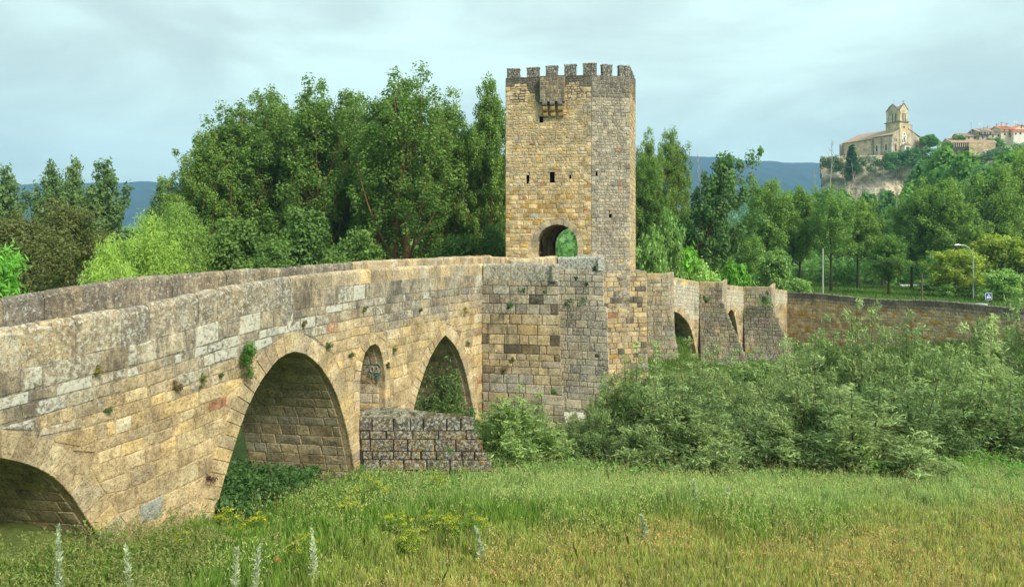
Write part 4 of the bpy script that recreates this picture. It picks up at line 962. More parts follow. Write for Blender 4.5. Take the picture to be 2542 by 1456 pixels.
# willow scrub in the river bed
def scrub(seed, H, R, n, col, tint, ln=.30, wd=.055, stems=34, per=7):
    rng = np.random.RandomState(seed); mb = MB(); cen = []; ax = []; rd = []
    for i in range(stems):
        az = rng.rand() * 2 * pi; rr = R * math.sqrt(rng.rand()) ; ht = H * (1 - .62 * (rr / R) ** 2) * rng.uniform(.70, 1.0)
        if rng.rand() < .07: ht = H * rng.uniform(1.0, 1.13); rr *= .7
        b0 = np.array((cos(az), sin(az), 0)) * rr * .25; tip = np.array((cos(az) * rr, sin(az) * rr, ht)); mid = (b0 + tip) / 2 + np.array((cos(az), sin(az), 0)) * rr * .18 - (0, 0, ht * .06)
        P = bez(b0, mid, tip, np.linspace(0, 1, 6)); mb.tube(P, [.05 * (1 - .8 * t) for t in np.linspace(0, 1, 6)], 3, (.10, .07, .045))
        for t in np.linspace(.12, 1, per + 3):
            p = bez(b0, mid, tip, [t])[0]; d = tip - b0; d /= np.linalg.norm(d)
            for k in range(3 if t < .85 else 1):
                o = rng.normal(size=3) * (.19 * R) * (1.15 - t) ; o[2] *= .6; q = p + o; q[2] = max(.15, q[2])
                e = d * .35 + o * 1.0 / (np.linalg.norm(o) + .1); cen.append(q); ax.append(e / np.linalg.norm(e)); rd.append(np.array((.40, .40, .40)) * rng.uniform(.6, 1.2) * (1.3 - .65 * t) * R / 2.6)
    cen = np.array(cen); ax = np.array(ax); rd = np.array(rd)
    V, c = leafcloud(cen, rd, max(5, n // len(cen)), ln, wd, rng, col, axis=ax, tint=tint, clv=.28, colv=.3)
    return mb, V, c
SCR = {}
SCD = {'a': dict(seed=1, H=6, R=3, n=44000, col=(.115, .17, .065), tint=(.155, .22, .085), ln=.22), 'b': dict(seed=2, H=6, R=3, n=44000, col=(.085, .14, .05), tint=(.125, .19, .065), stems=44, ln=.22, wd=.06),
       'c': dict(seed=4, H=6, R=2.6, n=30000, col=(.085, .145, .048), tint=(.125, .2, .065), stems=40, ln=.26, wd=.07, per=9)}
def scrub_at(v, x, ytop, Y, W, lab, i, zb=None):
    X = px(x, Y); z = float(ground(X, Y)) - .15 if zb is None else zb; H = (zat(ytop, Y) - z) * 1.06
    e = empty('willow_bush', lab, 'bush', (X, Y, z), 'willow bushes in the river bed', i * 1.9)
    if v not in SCR:
        mb, V, c = scrub(**SCD[v]); a = mb.build('stems', M_BARK, None); a.parent = e; b_ = quads('foliage', V, M_WIL, c, None); b_.parent = e; SCR[v] = (a, b_)
    else:
        for o in SCR[v]: c = o.copy(); COL.objects.link(c); c.parent = e
    e.scale = (W / SCD[v]['R'], W / SCD[v]['R'], H / 6)
for i, (v, x, yt, Y, W, lab) in enumerate([
    ('c', 1285, 985, 37.0, 2.7, 'willow bush in front of the large cutwater, right of the low starling'), ('c', 1215, 1015, 39.5, 1.5, 'slim willow bush between the starling and the large cutwater'),
    ('c', 1100, 910, 42.5, 2.1, 'willow bush growing inside the third pointed arch'),
    ('b', 1480, 1035, 38.5, 2.5, 'low willow bush at the base of the second cutwater'), ('a', 1570, 885, 41, 3.4, 'willow bush with tall sprigs in front of the tower pier'),
    ('b', 1690, 925, 39, 3.8, 'dark willow bush before the first arch right of the tower'), ('a', 1800, 895, 43, 3.6, 'willow bush reaching up between the two right-hand arches'),
    ('b', 1870, 1010, 37.5, 3.2, 'low rounded willow bush at the edge of the meadow'), ('a', 1945, 880, 45, 4.2, 'tall willow bush below the last cutwater'),
    ('a', 2040, 915, 38.5, 4.2, 'big silvery willow bush standing forward onto the meadow'), ('c', 2065, 830, 48, 3.4, 'tall willow bush with spindly tips against the yellow wall'),
    ('b', 2200, 930, 38, 4.2, 'willow bush sloping down at the right shoulder of the big silvery bush'), ('a', 2170, 815, 46, 4.2, 'willow bush hiding the middle of the yellow wall'),
    ('b', 2275, 785, 48, 4.0, 'highest willow bush before the blackened wall'), ('b', 2345, 925, 41, 4.6, 'dark willow bush with deep shade at its base'),
    ('a', 2455, 850, 44, 4.4, 'willow bush below the green gap near the right edge'), ('c', 2475, 790, 50, 3.6, 'tall pointed willow bush near the right edge'),
    ('b', 2480, 940, 39.5, 4.6, 'dark willow bush beside the tall weeds at the right'), ('a', 2560, 795, 47, 4.6, 'willow bush cut by the right edge of the picture'),
    ('a', 1710, 985, 36.5, 3.8, 'rounded willow bush at the meadow edge in front of the darker scrub'), ('a', 2120, 975, 35.8, 4.8, 'broad rounded willow bush nearest the meadow right of the centre'), ('a', 1590, 1050, 36.8, 2.4, 'small round willow bush nearest the second cutwater'),
    ('b', 1620, 905, 55, 4.2, 'willow bush deep in the river bed below the first arch beyond the tower'), ('a', 1745, 900, 58, 4.6, 'willow bush deep in the river bed below the flared pier'), ('c', 1870, 890, 60, 4.4, 'willow bush under the last stepped cutwater'),
    ('a', 2000, 872, 66, 5.2, 'willow bush at the foot of the yellow wall beside the bridge end'), ('b', 2140, 862, 64, 5.2, 'willow bush at the foot of the middle of the long wall'), ('b', 2330, 862, 60, 5.0, 'willow bush before the darker right half of the long wall'), ('a', 1500, 955, 49, 2.8, 'willow bush leaning on the tower pier'),
    ('a', 2720, 880, 42, 4.6, 'willow bush beyond the right edge of the picture'),
    ('b', 2600, 930, 41, 4.0, 'dark willow bush half outside the right edge')]): scrub_at(v, x, yt, Y, W, lab, i)

# meadow grass
rng = np.random.RandomState(77)
def inmeadow(x, y):
    d = (x - AN[0]) * NB[0] + (y - AN[1]) * NB[1]                    # distance in front of the bridge face
    return d
def blades(n, x0, x1, y0, y1, hmin, hmax, wd, colf, name_skip=None, clump=.0, lean=.35, cond=None):
    x = rng.uniform(x0, x1, n); y = rng.uniform(y0, y1, n); k = (inmeadow(x, y) > .05) & (x < y * .78 + 9) & (x > -y * .78 - 1.5)
    if cond is not None: k &= cond(x, y)
    x, y = x[k], y[k]; n = len(x); z = ground(x, y); c0, c1, hs = colf(x, y, n)
    h = rng.uniform(hmin, hmax, n) * hs; a = rng.rand(n) * 2 * pi * .7 + fbm(x, y, .9) * 14; l = rng.rand(n) * lean * h; b = rng.rand(n) * pi
    wx = np.cos(b) * wd * .5 * rng.uniform(.6, 1.4, n); wy = np.sin(b) * wd * .5
    base = np.stack([x, y, z - .03], -1); m_ = base + np.stack([np.cos(a) * l * .35, np.sin(a) * l * .35, h * .6], -1); tip = base + np.stack([np.cos(a) * l, np.sin(a) * l, h], -1)
    s = np.stack([wx, wy, wx * 0], -1)
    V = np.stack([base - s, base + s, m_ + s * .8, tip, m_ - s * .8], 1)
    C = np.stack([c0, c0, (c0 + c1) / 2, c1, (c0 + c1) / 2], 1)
    return V, C
def dryness(x, y): return np.clip((26.8 + .10 * x - y) / 3.2 + (fbm(x, y, .35) - .5) * 2.6, 0, 1) * sm(x + (26 - y) * .4, -6, 0)
def gcol(x, y, n):
    t = dryness(x, y)[:, None]; v = rng.rand(n, 1); q = fbm(x, y, .8)[:, None]
    lush = np.array((.105, .205, .038)); pale = np.array((.19, .28, .105)); tan = np.array((.28, .245, .095)); ygr = np.array((.20, .26, .06))
    pl = sm(y + x * .1, 26, 30)[:, None] * sm(x, -9, -1)[:, None]
    pl = np.clip(pl + (q - .5) * .9, 0, 1)
    g = lush * (1 - pl) + pale * pl; g = g * (1 - .35 * (v > .7)) ; d = np.where(rng.rand(n, 1) < .55, tan, ygr)
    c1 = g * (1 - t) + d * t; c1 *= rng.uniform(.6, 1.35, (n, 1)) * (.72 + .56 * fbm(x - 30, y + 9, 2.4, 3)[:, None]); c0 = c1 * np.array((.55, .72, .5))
    hs = (1 - .5 * t[:, 0]) * (.45 + 1.1 * fbm(x + 40, y, 1.7, 3)) * (.75 + .5 * q[:, 0]) * (1 - .35 * sm(y, 30, 36))
    return c0, c1, hs
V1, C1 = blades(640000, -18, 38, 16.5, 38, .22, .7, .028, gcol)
# seed heads: pale tips
def scolf(x, y, n):
    t = dryness(x, y)[:, None]; c = np.array((.19, .25, .09)) * (1 - t) + np.array((.28, .22, .09)) * t; c = c * rng.uniform(.8, 1.2, (n, 1)); return c, c, (.9 - .35 * t[:, 0]) * np.ones(n)
x = rng.uniform(-17, 37, 140000); y = rng.uniform(16.5, 37, 140000); k = (inmeadow(x, y) > .2) & (x < y * .78 + 9) & (x > -y * .78 - 1.5) & (fbm(x, y, .5) > .5); x, y = x[k], y[k]; n = len(x)
c0, _, hs = scolf(x, y, n); hh = rng.uniform(.45, .95, n) * hs * (1 - .3 * sm(y, 30, 36)); z = ground(x, y) + hh
V2, c2 = leafcloud(np.stack([x, y, z], -1), .03, 1, .11, .026, rng, (.3, .36, .2), up=1.6); C2 = np.repeat(c0[:, None, :], 4, 1)
V2 = np.concatenate([V2, V2[:, 3:4]], 1); C2 = np.concatenate([C2, C2[:, 3:4]], 1)
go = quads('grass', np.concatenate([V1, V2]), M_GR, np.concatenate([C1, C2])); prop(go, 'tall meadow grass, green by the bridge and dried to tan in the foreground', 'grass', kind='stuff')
# coarser grass of the banks
def bank(x, y, n): c = np.array((.065, .135, .028)) * rng.uniform(.7, 1.3, (n, 1)); return c * .7, c, np.ones(n)
def blades2(n, x0, x1, y0, y1, h0, h1, wd, colf):
    global inmeadow
    old = inmeadow; inmeadow = lambda x, y: np.ones(len(x)); r = blades(n, x0, x1, y0, y1, h0, h1, wd, colf); inmeadow = old; return r
Va, Ca = blades2(130000, -2, 64, 38, 108, .3, .9, .07, bank); Vb, Cb = blades2(50000, 30, 120, 100, 150, .3, .8, .12, bank)
prop(quads('grass', np.concatenate([Va, Vb]), M_GR, np.concatenate([Ca, Cb])), 'bright grass on the right bank around the road wall', 'grass', kind='stuff')
# scattered taller stems with drooping panicles
def stem_col(x, y, n): c = np.array((.14, .20, .07)) * rng.uniform(.6, 1.4, (n, 1)); c[rng.rand(n) < .05] = (.13, .09, .045); return c * .8, c, np.ones(n)
Vs, Cs = blades(10500, -16, 38, 16.5, 37, .7, 1.15, .016, stem_col, lean=.5)
tp0 = Vs[:, 3]; ctr, _c = leafcloud(tp0 - (0, 0, .05), (.05, .05, .12), 6, .07, .02, rng, (.15, .19, .08), up=1.5, tint=(.24, .18, .08), colv=.4)
ctr = np.concatenate([ctr, ctr[:, 3:4]], 1); prop(quads('tall_grass', np.concatenate([Vs, ctr]), M_GR, np.concatenate([Cs, np.repeat(_c[:, None, :], 5, 1)])), 'scattered taller grass stems with feathery seed heads above the meadow', 'grass', kind='stuff')
# weeds at the foot of the bridge
def weeds(n, cond, x0, x1, y0, y1, h, col, tint, ln, wd, dens=7, spread=.28):
    x = rng.uniform(x0, x1, n); y = rng.uniform(y0, y1, n); d = inmeadow(x, y); k = cond(x, y, d) & (fbm(x, y, .7) > .40); x, y = x[k], y[k]; n = len(x); z = ground(x, y)
    hh = h * rng.uniform(.2, 1, n) * (.6 + .8 * fbm(x, y, .9)); return leafcloud(np.stack([x, y, z + hh], -1), (spread, spread, spread * .8), dens, ln, wd, rng, col, tint=tint, up=.1)
W = []
W.append(weeds(2600, lambda x, y, d: (d > .1) & (d < 2.6) & (x < -5), -17, -4, 16, 34, .85, (.06, .125, .025), (.10, .17, .03), .13, .07))
W.append(weeds(2600, lambda x, y, d: (d > -4.5) & (d < 1.0), -15, -8.2, 25.5, 32, 1.1, (.03, .075, .022), (.05, .11, .03), .17, .09, 12))
W.append(weeds(1600, lambda x, y, d: (d > .1) & (d < 6), -11, 0, 27.5, 34, .55, (.05, .13, .03), (.1, .2, .03), .14, .08))
W.append(weeds(2400, lambda x, y, d: (y + x * .04 > 33.5), -2, 33, 32.5, 38.5, .75, (.07, .16, .045), (.13, .22, .06), .18, .07))
W.append(weeds(1800, lambda x, y, d: (y > 33), 16, 34, 31, 38, .9, (.07, .19, .03), (.10, .24, .03), .22, .06))
W.append(weeds(900, lambda x, y, d: (x < -10.3) & (d > .1), -18, -10, 16.5, 24, 1.0, (.07, .13, .025), (.11, .15, .03), .12, .045))
prop(quads('weeds', np.concatenate([a for a, b_ in W]), M_LEAF, np.concatenate([b_ for a, b_ in W])), 'leafy green weeds crowding the foot of the bridge and the edge of the scrub', 'weeds', kind='stuff')
# wild oats at the left
x = rng.uniform(-17.5, -9, 9000); y = rng.uniform(16.5, 24, 9000); k = inmeadow(x, y) > .1; x, y = x[k], y[k]; n = len(x); z = ground(x, y); h = rng.uniform(.5, 1.25, n) * (.7 + .5 * fbm(x, y, .6))
cen = np.stack([x, y, z + h], -1); V_, c_ = leafcloud(cen, (.06, .06, .12), 5, .09, .028, rng, (.09, .13, .035), axis=np.tile(np.array((.1, 0, -1.0)), (n, 1)), tint=(.17, .17, .08))
prop(quads('wild_oats', V_, M_LEAF, c_), 'nodding wild oats in front of the leftmost arch', 'grass', kind='stuff')

# yellow-green umbellifers
def umbel(x, y, H, R, lab, i, n=16):
    z = float(ground(x, y)); e = empty('flowering_fennel', lab, 'flowering plant', (x, y, z), 'yellow-green flowering umbel plants', 0); r = np.random.RandomState(200 + i); mb = MB(); heads = []; lv = []
    for k in range(n):
        a = r.rand() * 2 * pi; rr = R * math.sqrt(r.rand()); h = H * (1 - .5 * (rr / R) ** 2) * r.uniform(.75, 1); tip = np.array((cos(a) * rr, sin(a) * rr, h))
        mb.tube([(0, 0, 0), tip * (.45, .45, .6), tip], [.018, .014, .008], 3, (.14, .2, .05)); heads.append(tip)
        for t in (.35, .6, .8): lv.append(tip * (t, t, t))
    s = mb.build('stems', M_BARK, None); s.parent = e
    V, c = leafcloud(np.array(heads), (.15, .15, .05), 40, .04, .032, r, (.17, .22, .02), tint=(.24, .25, .02), up=.1, colv=.35); q = quads('flower_heads', V, M_LEAF, c); q.parent = e
    V, c = leafcloud(np.array(lv), (.2, .2, .12), 34, .09, .03, r, (.07, .14, .02), tint=(.12, .18, .025)); q = quads('foliage', V, M_LEAF, c); q.parent = e
for i, (x, yb, H, R, lab) in enumerate([
    (915, 1262, 1.35, .75, 'bright yellow-green umbel plant at the right foot of the second arch'), (1085, 1235, 1.1, .6, 'umbel plant against the dark starling wall'),
    (985, 1345, 1.0, .7, 'umbel plant in the grass below the left end of the starling'), (1085, 1330, 1.0, .6, 'umbel plant between two others in the middle meadow'),
    (1160, 1345, 1.15, .75, 'wide umbel plant farthest right of the flowering ones'), (1015, 1375, .8, .5, 'low umbel plant with flat heads before the others'),
    (755, 1395, .95, .55, 'umbel plant beside a tall mullein spike'), (560, 1330, 1.0, .6, 'umbel plant at the left side of the second arch opening'),
    (635, 1335, .9, .5, 'small umbel plant in the shade before the second arch'), (865, 1290, .8, .5, 'umbel plant in the grass left of the bright yellow one'),
    (455, 1390, .9, .8, 'yellow-green leafy umbel plant in front of the pier foot'), (2490, 1225, .6, .6, 'low yellow-flowering plant at the right edge of the meadow')]):
    z = 0.0
    for _i in range(4): Y = (EYE - z) * F / (yb - HZ); X = px(x, Y); z = float(ground(X, Y))
    umbel(X, Y, H, R, lab, i)
# mullein spikes
def mullein(x, yb, H, lab, i, pale=1.0):
    z = 0.0
    for _i in range(4): Y = (EYE - z) * F / (yb - HZ); X = px(x, Y); z = float(ground(X, Y))
    e = empty('mullein', lab, 'wild plant', (X, Y, z), 'pale mullein spikes in the meadow'); r = np.random.RandomState(300 + i); ln_ = (r.uniform(-.28, .28) / max(1, H), 0)
    mb = MB(); T = np.linspace(0, 1, 7); P = [(ln_[0] * t * t * H, 0, t * H) for t in T]; mb.tube(P, [.045 * (1 - .75 * t) for t in T], 5, (.25, .32, .2)); s = mb.build('stalk', M_BARK, None); s.parent = e
    cen = []; ax = []
    for t in np.linspace(.02, .98, 60):
        for k in range(4):
            a = r.rand() * 2 * pi; d = np.array((cos(a), sin(a), .55 + t)); d /= np.linalg.norm(d); l = (.24 * (1 - t) ** .8 + .04) * r.uniform(.5, 1.25); cen.append(np.array((ln_[0] * t * t * H, 0, t * H)) + d * l * .5); ax.append(d * 3)
    cen = np.array(cen); ax = np.array(ax); V, c = leafcloud(cen, .02, 1, .18, .052, r, (.23 * pale, .28 * pale, .19 * pale), axis=ax, colv=.3, clv=.15); q = quads('leaves', V, M_LEAF, c); q.parent = e
for i, (x, yb, H, lab) in enumerate([(147, 1530, 2.4, 'tall mullein spike in front of the leftmost arch'), (320, 1510, 1.7, 'mullein spike standing before the masonry pier between the first two arches'),
    (583, 1500, 1.6, 'left one of the two close mullein spikes near the bottom edge'), (632, 1510, 1.75, 'right one of the two close mullein spikes, leaning right'), (778, 1455, 1.65, 'mullein spike rising beside a yellow umbel plant'),
    (1195, 1395, 1.1, 'thin mullein spike below the low starling'), (1600, 1345, .9, 'small mullein spike in the centre of the meadow'), (1727, 1265, 1.1, 'mullein spike on the far meadow before the willow scrub'), (1800, 1262, .8, 'short mullein spike right of another on the far meadow')]): mullein(x, yb, H, lab, i)
# poppy
mb = MB(); X, Y = px(687, 22.0), 22.0; z = float(ground(X, Y)) + .45; e = empty('poppy', 'single red poppy in the grass near the bottom left', 'flower', (X, Y, z - .45))
mb.tube([(X, Y, z - .45), (X + .02, Y, z)], .006, 3, (.1, .2, .05)); mb.build('stem', M_BARK, e); mb = MB()
for k in range(5): a = k * 1.257; mb.add([(X, Y, z), (X + .09 * cos(a - .5), Y + .09 * sin(a - .5), z + .06), (X + .1 * cos(a), Y + .1 * sin(a), z + .09), (X + .09 * cos(a + .5), Y + .09 * sin(a + .5), z + .06)], [(0, 1, 2, 3)], (.65, .05, .02))
mb.build('petals', M_PAINT, e)
# plants rooted in the masonry
def tuft(P, R, lab, i, col=(.06, .14, .03), ln=.16, wd=.035, n=320, squash=(1, 1, 1), name='wall_plant'):
    r = np.random.RandomState(400 + i); V, c = leafcloud(np.array([P]) + r.normal(size=(7, 3)) * R * .45 * np.array(squash), np.array(squash) * R * .6, n // 7, ln, wd, r, tuple(x * .6 for x in col), tint=tuple(x * .95 for x in col), up=.3)
    o = quads(name, V, M_LEAF, c); prop(o, lab, 'wall plant', 'plants rooted in the masonry joints')
def onwall(x, y, q=.12): s, Y = son(x); p = AN + DB * s + NB * q; return np.array((p[0], p[1], zat(y, Y)))
tuft(onwall(598, 885, .3), .52, 'large green plant hanging from the wall above the second arch', 0, (.05, .14, .03), n=900, squash=(.8, .8, 1))
for i, (x, y, R, lab, c) in enumerate([(432, 958, .16, 'brownish tuft on the wall left of the large hanging plant', (.12, .1, .04)), (498, 938, .13, 'small moss-green tuft beside the large hanging plant', (.1, .13, .03)),
    (238, 913, .12, 'tiny yellow-green tuft under the parapet at the left', (.13, .14, .03)), (262, 1015, .1, 'small green tuft in the crack above the leftmost arch', (.07, .12, .04)), (518, 1185, .2, 'purplish dry plant near the second pier foot', (.09, .04, .05)),
    (808, 858, .2, 'tuft on the spandrel right of the second arch crown', (.05, .11, .05)), (868, 880, .14, 'small tuft left of the relief arch', (.09, .12, .03)), (975, 865, .15, 'tuft right of the relief arch crown', (.09, .13, .03)),
    (750, 800, .16, 'dry tuft above the second arch crown', (.15, .13, .04)), (1150, 770, .22, 'tuft over the third arch beside the large cutwater', (.1, .15, .04)), (1158, 850, .2, 'tuft in the joint right of the third arch crown', (.1, .16, .05)),
    (960, 905, .12, 'dark tuft beside the relief arch jamb', (.04, .09, .04)), (900, 765, .12, 'little tuft under the parapet between the arches', (.1, .14, .03)), (545, 930, .1, 'tuft just below the large hanging plant', (.08, .12, .03)), (1040, 770, .1, 'faint tuft under the parapet above the third arch', (.09, .13, .03))]): tuft(onwall(x, y), R, lab, i + 1, c, ln=.09, wd=.03, n=180)
def oncw(x, y, Y): return at(x, y, Y)
for i, (x, y, Y, R, lab, c) in enumerate([(1262, 758, 44.3, .22, 'fern-like tuft on the large cutwater under its parapet', (.04, .12, .04)), (1272, 893, 44.2, .2, 'round tuft halfway up the large cutwater', (.07, .1, .04)), (1246, 920, 44.3, .18, 'dry tuft low on the left of the large cutwater', (.1, .1, .05)),
    (1375, 970, 43.5, .2, 'tuft near the right corner of the large cutwater', (.07, .14, .04)), (1300, 722, 44.2, .12, 'small tuft beneath the capstone of the large cutwater', (.06, .13, .04)), (1352, 725, 43.9, .1, 'tiny tuft near the top corner of the large cutwater', (.06, .13, .04)),
    (1412, 745, 55.2, .42, 'big dark green plant on the ledge of the second cutwater', (.035, .1, .035)), (1445, 748, 55.1, .38, 'second dark green plant on the ledge of the second cutwater', (.035, .1, .035)), (1478, 668, 55.3, .2, 'dark cushion plant under the black capstone', (.03, .06, .03)),
    (1427, 690, 55.4, .15, 'small cushion high on the second cutwater', (.05, .1, .03)), (1455, 705, 55.3, .16, 'cushion plant in the middle of the second cutwater top', (.05, .1, .03)), (1480, 882, 55, .16, 'tuft low on the second cutwater', (.06, .09, .04)), (1428, 1040, 54.3, .4, 'grassy clump on the ledge at the foot of the second cutwater', (.08, .16, .03)),
    (1632, 735, 80, .4, 'dark tuft on the pier next to the tower', (.04, .09, .03)), (1905, 750, 95, .75, 'round bright green cushion high on the last cutwater', (.08, .2, .03)), (1893, 738, 95.2, .6, 'dark tuft above the bright cushion on the last cutwater', (.04, .08, .03)),
    (1750, 745, 86.5, .3, 'tuft on the middle cutwater right of the tower', (.06, .1, .04)), (1103, 1115, 32.6, .42, 'ivy-like plant hanging on the dark starling', (.05, .16, .04)), (900, 1168, 33.1, .28, 'tuft in the corner where the starling meets the wall', (.05, .15, .04))]):
    tuft(oncw(x, y, Y - .35), R, lab, i + 30, c, ln=.1 * Y / 44, wd=.045 * Y / 44, n=260)

q_ = np.random.RandomState(61); cen = []
for k in range(60): a_1, b_1 = q_.rand(), q_.rand(); b_1 *= 1 - a_1; P_ = pL + (at(1150, 0, 33.4)[:2] - pL) * a_1 + (pR - pL) * b_1; cen.append((P_[0], P_[1], zat(1037, 33.4) + .1))
V_, c_ = leafcloud(np.array(cen), (.12, .12, .06), 12, .12, .03, q_, (.07, .08, .03), tint=(.16, .14, .06), up=.8, coh=0); prop(quads('dry_tufts', V_, M_LEAF, c_), 'dry tufts and moss growing on top of the low starling', 'moss', kind='stuff')
# ---------------------------------------------------------------- castle hill: rock cliff
def surf(name, V, nu, nv, mat, colf=None, kind='structure', parent=None, smooth=True):
    me = bpy.data.meshes.new(name); ii = np.arange(nu * nv).reshape(nv, nu)
    Q = np.stack([ii[:-1, :-1], ii[:-1, 1:], ii[1:, 1:], ii[1:, :-1]], -1).reshape(-1, 4)
    me.from_pydata(V.reshape(-1, 3).tolist(), [], Q.tolist())
    if colf is not None:
        a = me.attributes.new('Col', 'FLOAT_COLOR', 'POINT'); cc = np.ones((nu * nv, 4), np.float32); cc[:, :3] = colf; a.data.foreach_set('color', cc.ravel())
        a = me.attributes.new('Wt', 'FLOAT_COLOR', 'POINT'); cc = np.tile(np.array((.1, .35, .0, 1), np.float32), (nu * nv, 1)); a.data.foreach_set('color', cc.ravel())
    me.polygons.foreach_set('use_smooth', [smooth] * len(me.polygons)); me.materials.append(mat); me.update()
    o = bpy.data.objects.new(name, me); COL.objects.link(o)
    if kind: prop(o, kind=kind)
    return o
YC = 392.0
toppx = [(2036, 396), (2045, 388), (2120, 386), (2230, 384), (2290, 386), (2350, 384), (2400, 392), (2440, 372), (2480, 366), (2541, 354), (2620, 345), (2800, 340)]
U = np.concatenate([np.full(14, 0.0), np.linspace(0, 1, 150)]); nu = len(U); nv = 40
V = np.zeros((nv, nu, 3))
for i in range(nu):
    side = max(0, 14 - i); xx = 2038 + U[i] * 740
    zt = zat(np.interp(xx, [p[0] for p in toppx], [p[1] for p in toppx]), YC); X0 = px(xx, YC)
    for j in range(nv):
        f = j / (nv - 4) if j < nv - 3 else 1
        z = 22 + (zt - 22) * min(1, f)
        n = (fbm(X0 * 1.0 + side * 3, z, .09, 5) - .5) * 13 + (fbm(X0 + side, z * 2.5, .35, 3) - .5) * 4
        n += 4 * (fbm(X0 + side * 4, 0, .12) - .5)
        y = YC + 1 - 9 * (1 - f) + n * (1 if f < 1 else .6) + side * 7.0; 
        x = X0 * (1 + side * 7.0 / YC) + 2.5 * (side > 0) + (fbm(z, side * 2.0, .2) - .5) * 4 * (side > 0)
        if j >= nv - 3: y += (j - (nv - 4)) * 40; x = x * (1 + (j - (nv - 4)) * 40 / YC)
        V[j, i] = (x, y, z)
zz_ = V[..., 2].ravel(); nn = fbm(V[..., 0].ravel() + V[..., 1].ravel(), zz_, .2, 4); k = np.clip((nn - .38) * 4, 0, 1)[:, None]
cc = np.array((.64, .55, .40)) * k + np.array((.42, .40, .34)) * (1 - k)
surf('cliff', V, nu, nv, M_FAR, cc)
def cz(x): return zat(float(np.interp(x, [p[0] for p in toppx], [p[1] for p in toppx])), YC)

# ---------------------------------------------------------------- church
K = at(3150 * .6302 + 1050 * .6302 / 2.882, 0, 392); zb = 57.2
CA = radians(39); TH = radians(27.5); rt = lambda x, y: np.array((x * cos(TH) + y * sin(TH), -x * sin(TH) + y * cos(TH))) * .887; a_ = rt(-cos(CA), sin(CA)); f_ = rt(sin(CA), cos(CA))     # nave axis going back left, facade going back right
church = empty('stone_church', 'sandstone church with an open gabled belfry standing on top of the cliff', 'church', (float(K[0]), 392, zb))
def ch(u, v, z): p = K[:2] + a_ * u + f_ * v; return (p[0], p[1], zb + z)
SG = (.62, .51, .34); SG2 = (.42, .36, .26)
def fbox(mb, u0, u1, v0, v1, z0, z1, c=SG, w=(.1, .12, .1)): mb.box((u0, v0, z0), (u1, v1, z1), c, w, lambda u, v, z: ch(u, v, z))
mb = MB(); WF = 23.0; ax_ = 8.4; hw = 9.6; rid = 14.2
fbox(mb, 14, 38, 1.2, WF - 1, -4, hw - .6); fbox(mb, 0, 14.2, 0, WF, -4, hw - .2, (.56, .47, .32))
# facade with slopes up to the tower
fb = MB()
poly = [(0, -4), (WF, -4), (WF, hw - 1.0), (WF - 6, hw + 2.6), (WF - 6, hw + 6.2), (12.6, hw + 6.2), (12.6, hw + 3), (5.6, hw + 3.0), (0, hw)]
vs = [ch(-.05, v, z) for v, z in poly] + [ch(1.2, v, z) for v, z in poly]; q = len(poly)
mb.add(vs, [tuple(range(q)), tuple(range(2 * q - 1, q - 1, -1))] + [(j, (j + 1) % q, q + (j + 1) % q, q + j) for j in range(q)], (.50, .44, .33), (.1, .2, .1))
fbox(mb, 38, 42.5, 5, 14, -4, 3.8, (.55, .36, .18)); fbox(mb, .5, 8, WF, WF + 5.5, -4, 5.0, (.36, .33, .26))
vs = [ch(.5, WF, 5), ch(.5, WF + 5.5, 5), ch(.5, WF, 9), ch(8, WF, 5), ch(8, WF + 5.5, 5), ch(8, WF, 9)]; mb.add(vs, [(0, 1, 2), (3, 5, 4), (1, 4, 5, 2)], (.36, .33, .26))
wl = mb.build('wall', M_FAR, church)
mb = MB(); T_ = (.40, .29, .21)
def quad(mb, pts, c=T_): mb.add([ch(*p) for p in pts], [tuple(range(len(pts)))], c)
e = .7
for (u0, u1, v0, v1, zz) in ((-.2, 14.4, -e, WF + e, hw), (14.4, 38 + e, 1.2 - e, WF - 1 + e, hw - .6)):
    vm = (v0 + v1) / 2; hip = 0 if u0 < 1 else 4
    for th in (0, .25):
        quad(mb, [(u0, v0, zz - th), (u1, v0, zz - th), (u1 - hip, vm, rid - th), (u0, vm, rid - th)]); quad(mb, [(u0, v1, zz - th), (u0, vm, rid - th), (u1 - hip, vm, rid - th), (u1, v1, zz - th)])
    if hip: quad(mb, [(u1, v0, zz), (u1, v1, zz), (u1 - hip, vm, rid)])
quad(mb, [(38, 4.5, 3.8), (43, 4.5, 3.8), (43, 14.5, 3.8), (38, 14.5, 6.4)]); quad(mb, [(38, 4.5, 3.8), (43, 4.5, 3.8), (38, 9, 6.5)])
quad(mb, [(-.2, WF + .1, 9.3), (-.2, WF + 6.1, 4.9), (8.4, WF + 6.1, 4.9), (8.4, WF + .1, 9.3)])
mb.build('roof', M_TILE, wl)
# buttresses and pilasters
mb = MB()
for u in (13.9, 38): fbox(mb, u - .6, u + .6, -.9, 1.4, -4, hw - 1.2, (.36, .33, .27))
for u, c in ((8.2, (.60, .57, .48)), (.4, (.58, .55, .46))): fbox(mb, u - .8, u + .8, -1.3, .2, -4, 5.4, c); fbox(mb, u - .6, u + .6, -.8, .2, 5.4, 8.6, (.45, .42, .34))
mb.build('buttress', M_FAR, wl)
# bell tower
mb = MB(); t0, t1 = 5.6, 12.8; d1 = 9.4; zc_ = 16.7
fbox(mb, -.4, d1, t0, t1, -4, zc_, (.62, .52, .32)); tw = mb.build('bell_tower', M_FAR, church)
mb = MB(); fbox(mb, -1.0, d1 + .6, t0 - .6, t1 + .6, zc_, zc_ + .45, (.28, .25, .2)); mb.build('cornice', M_FAR, tw)
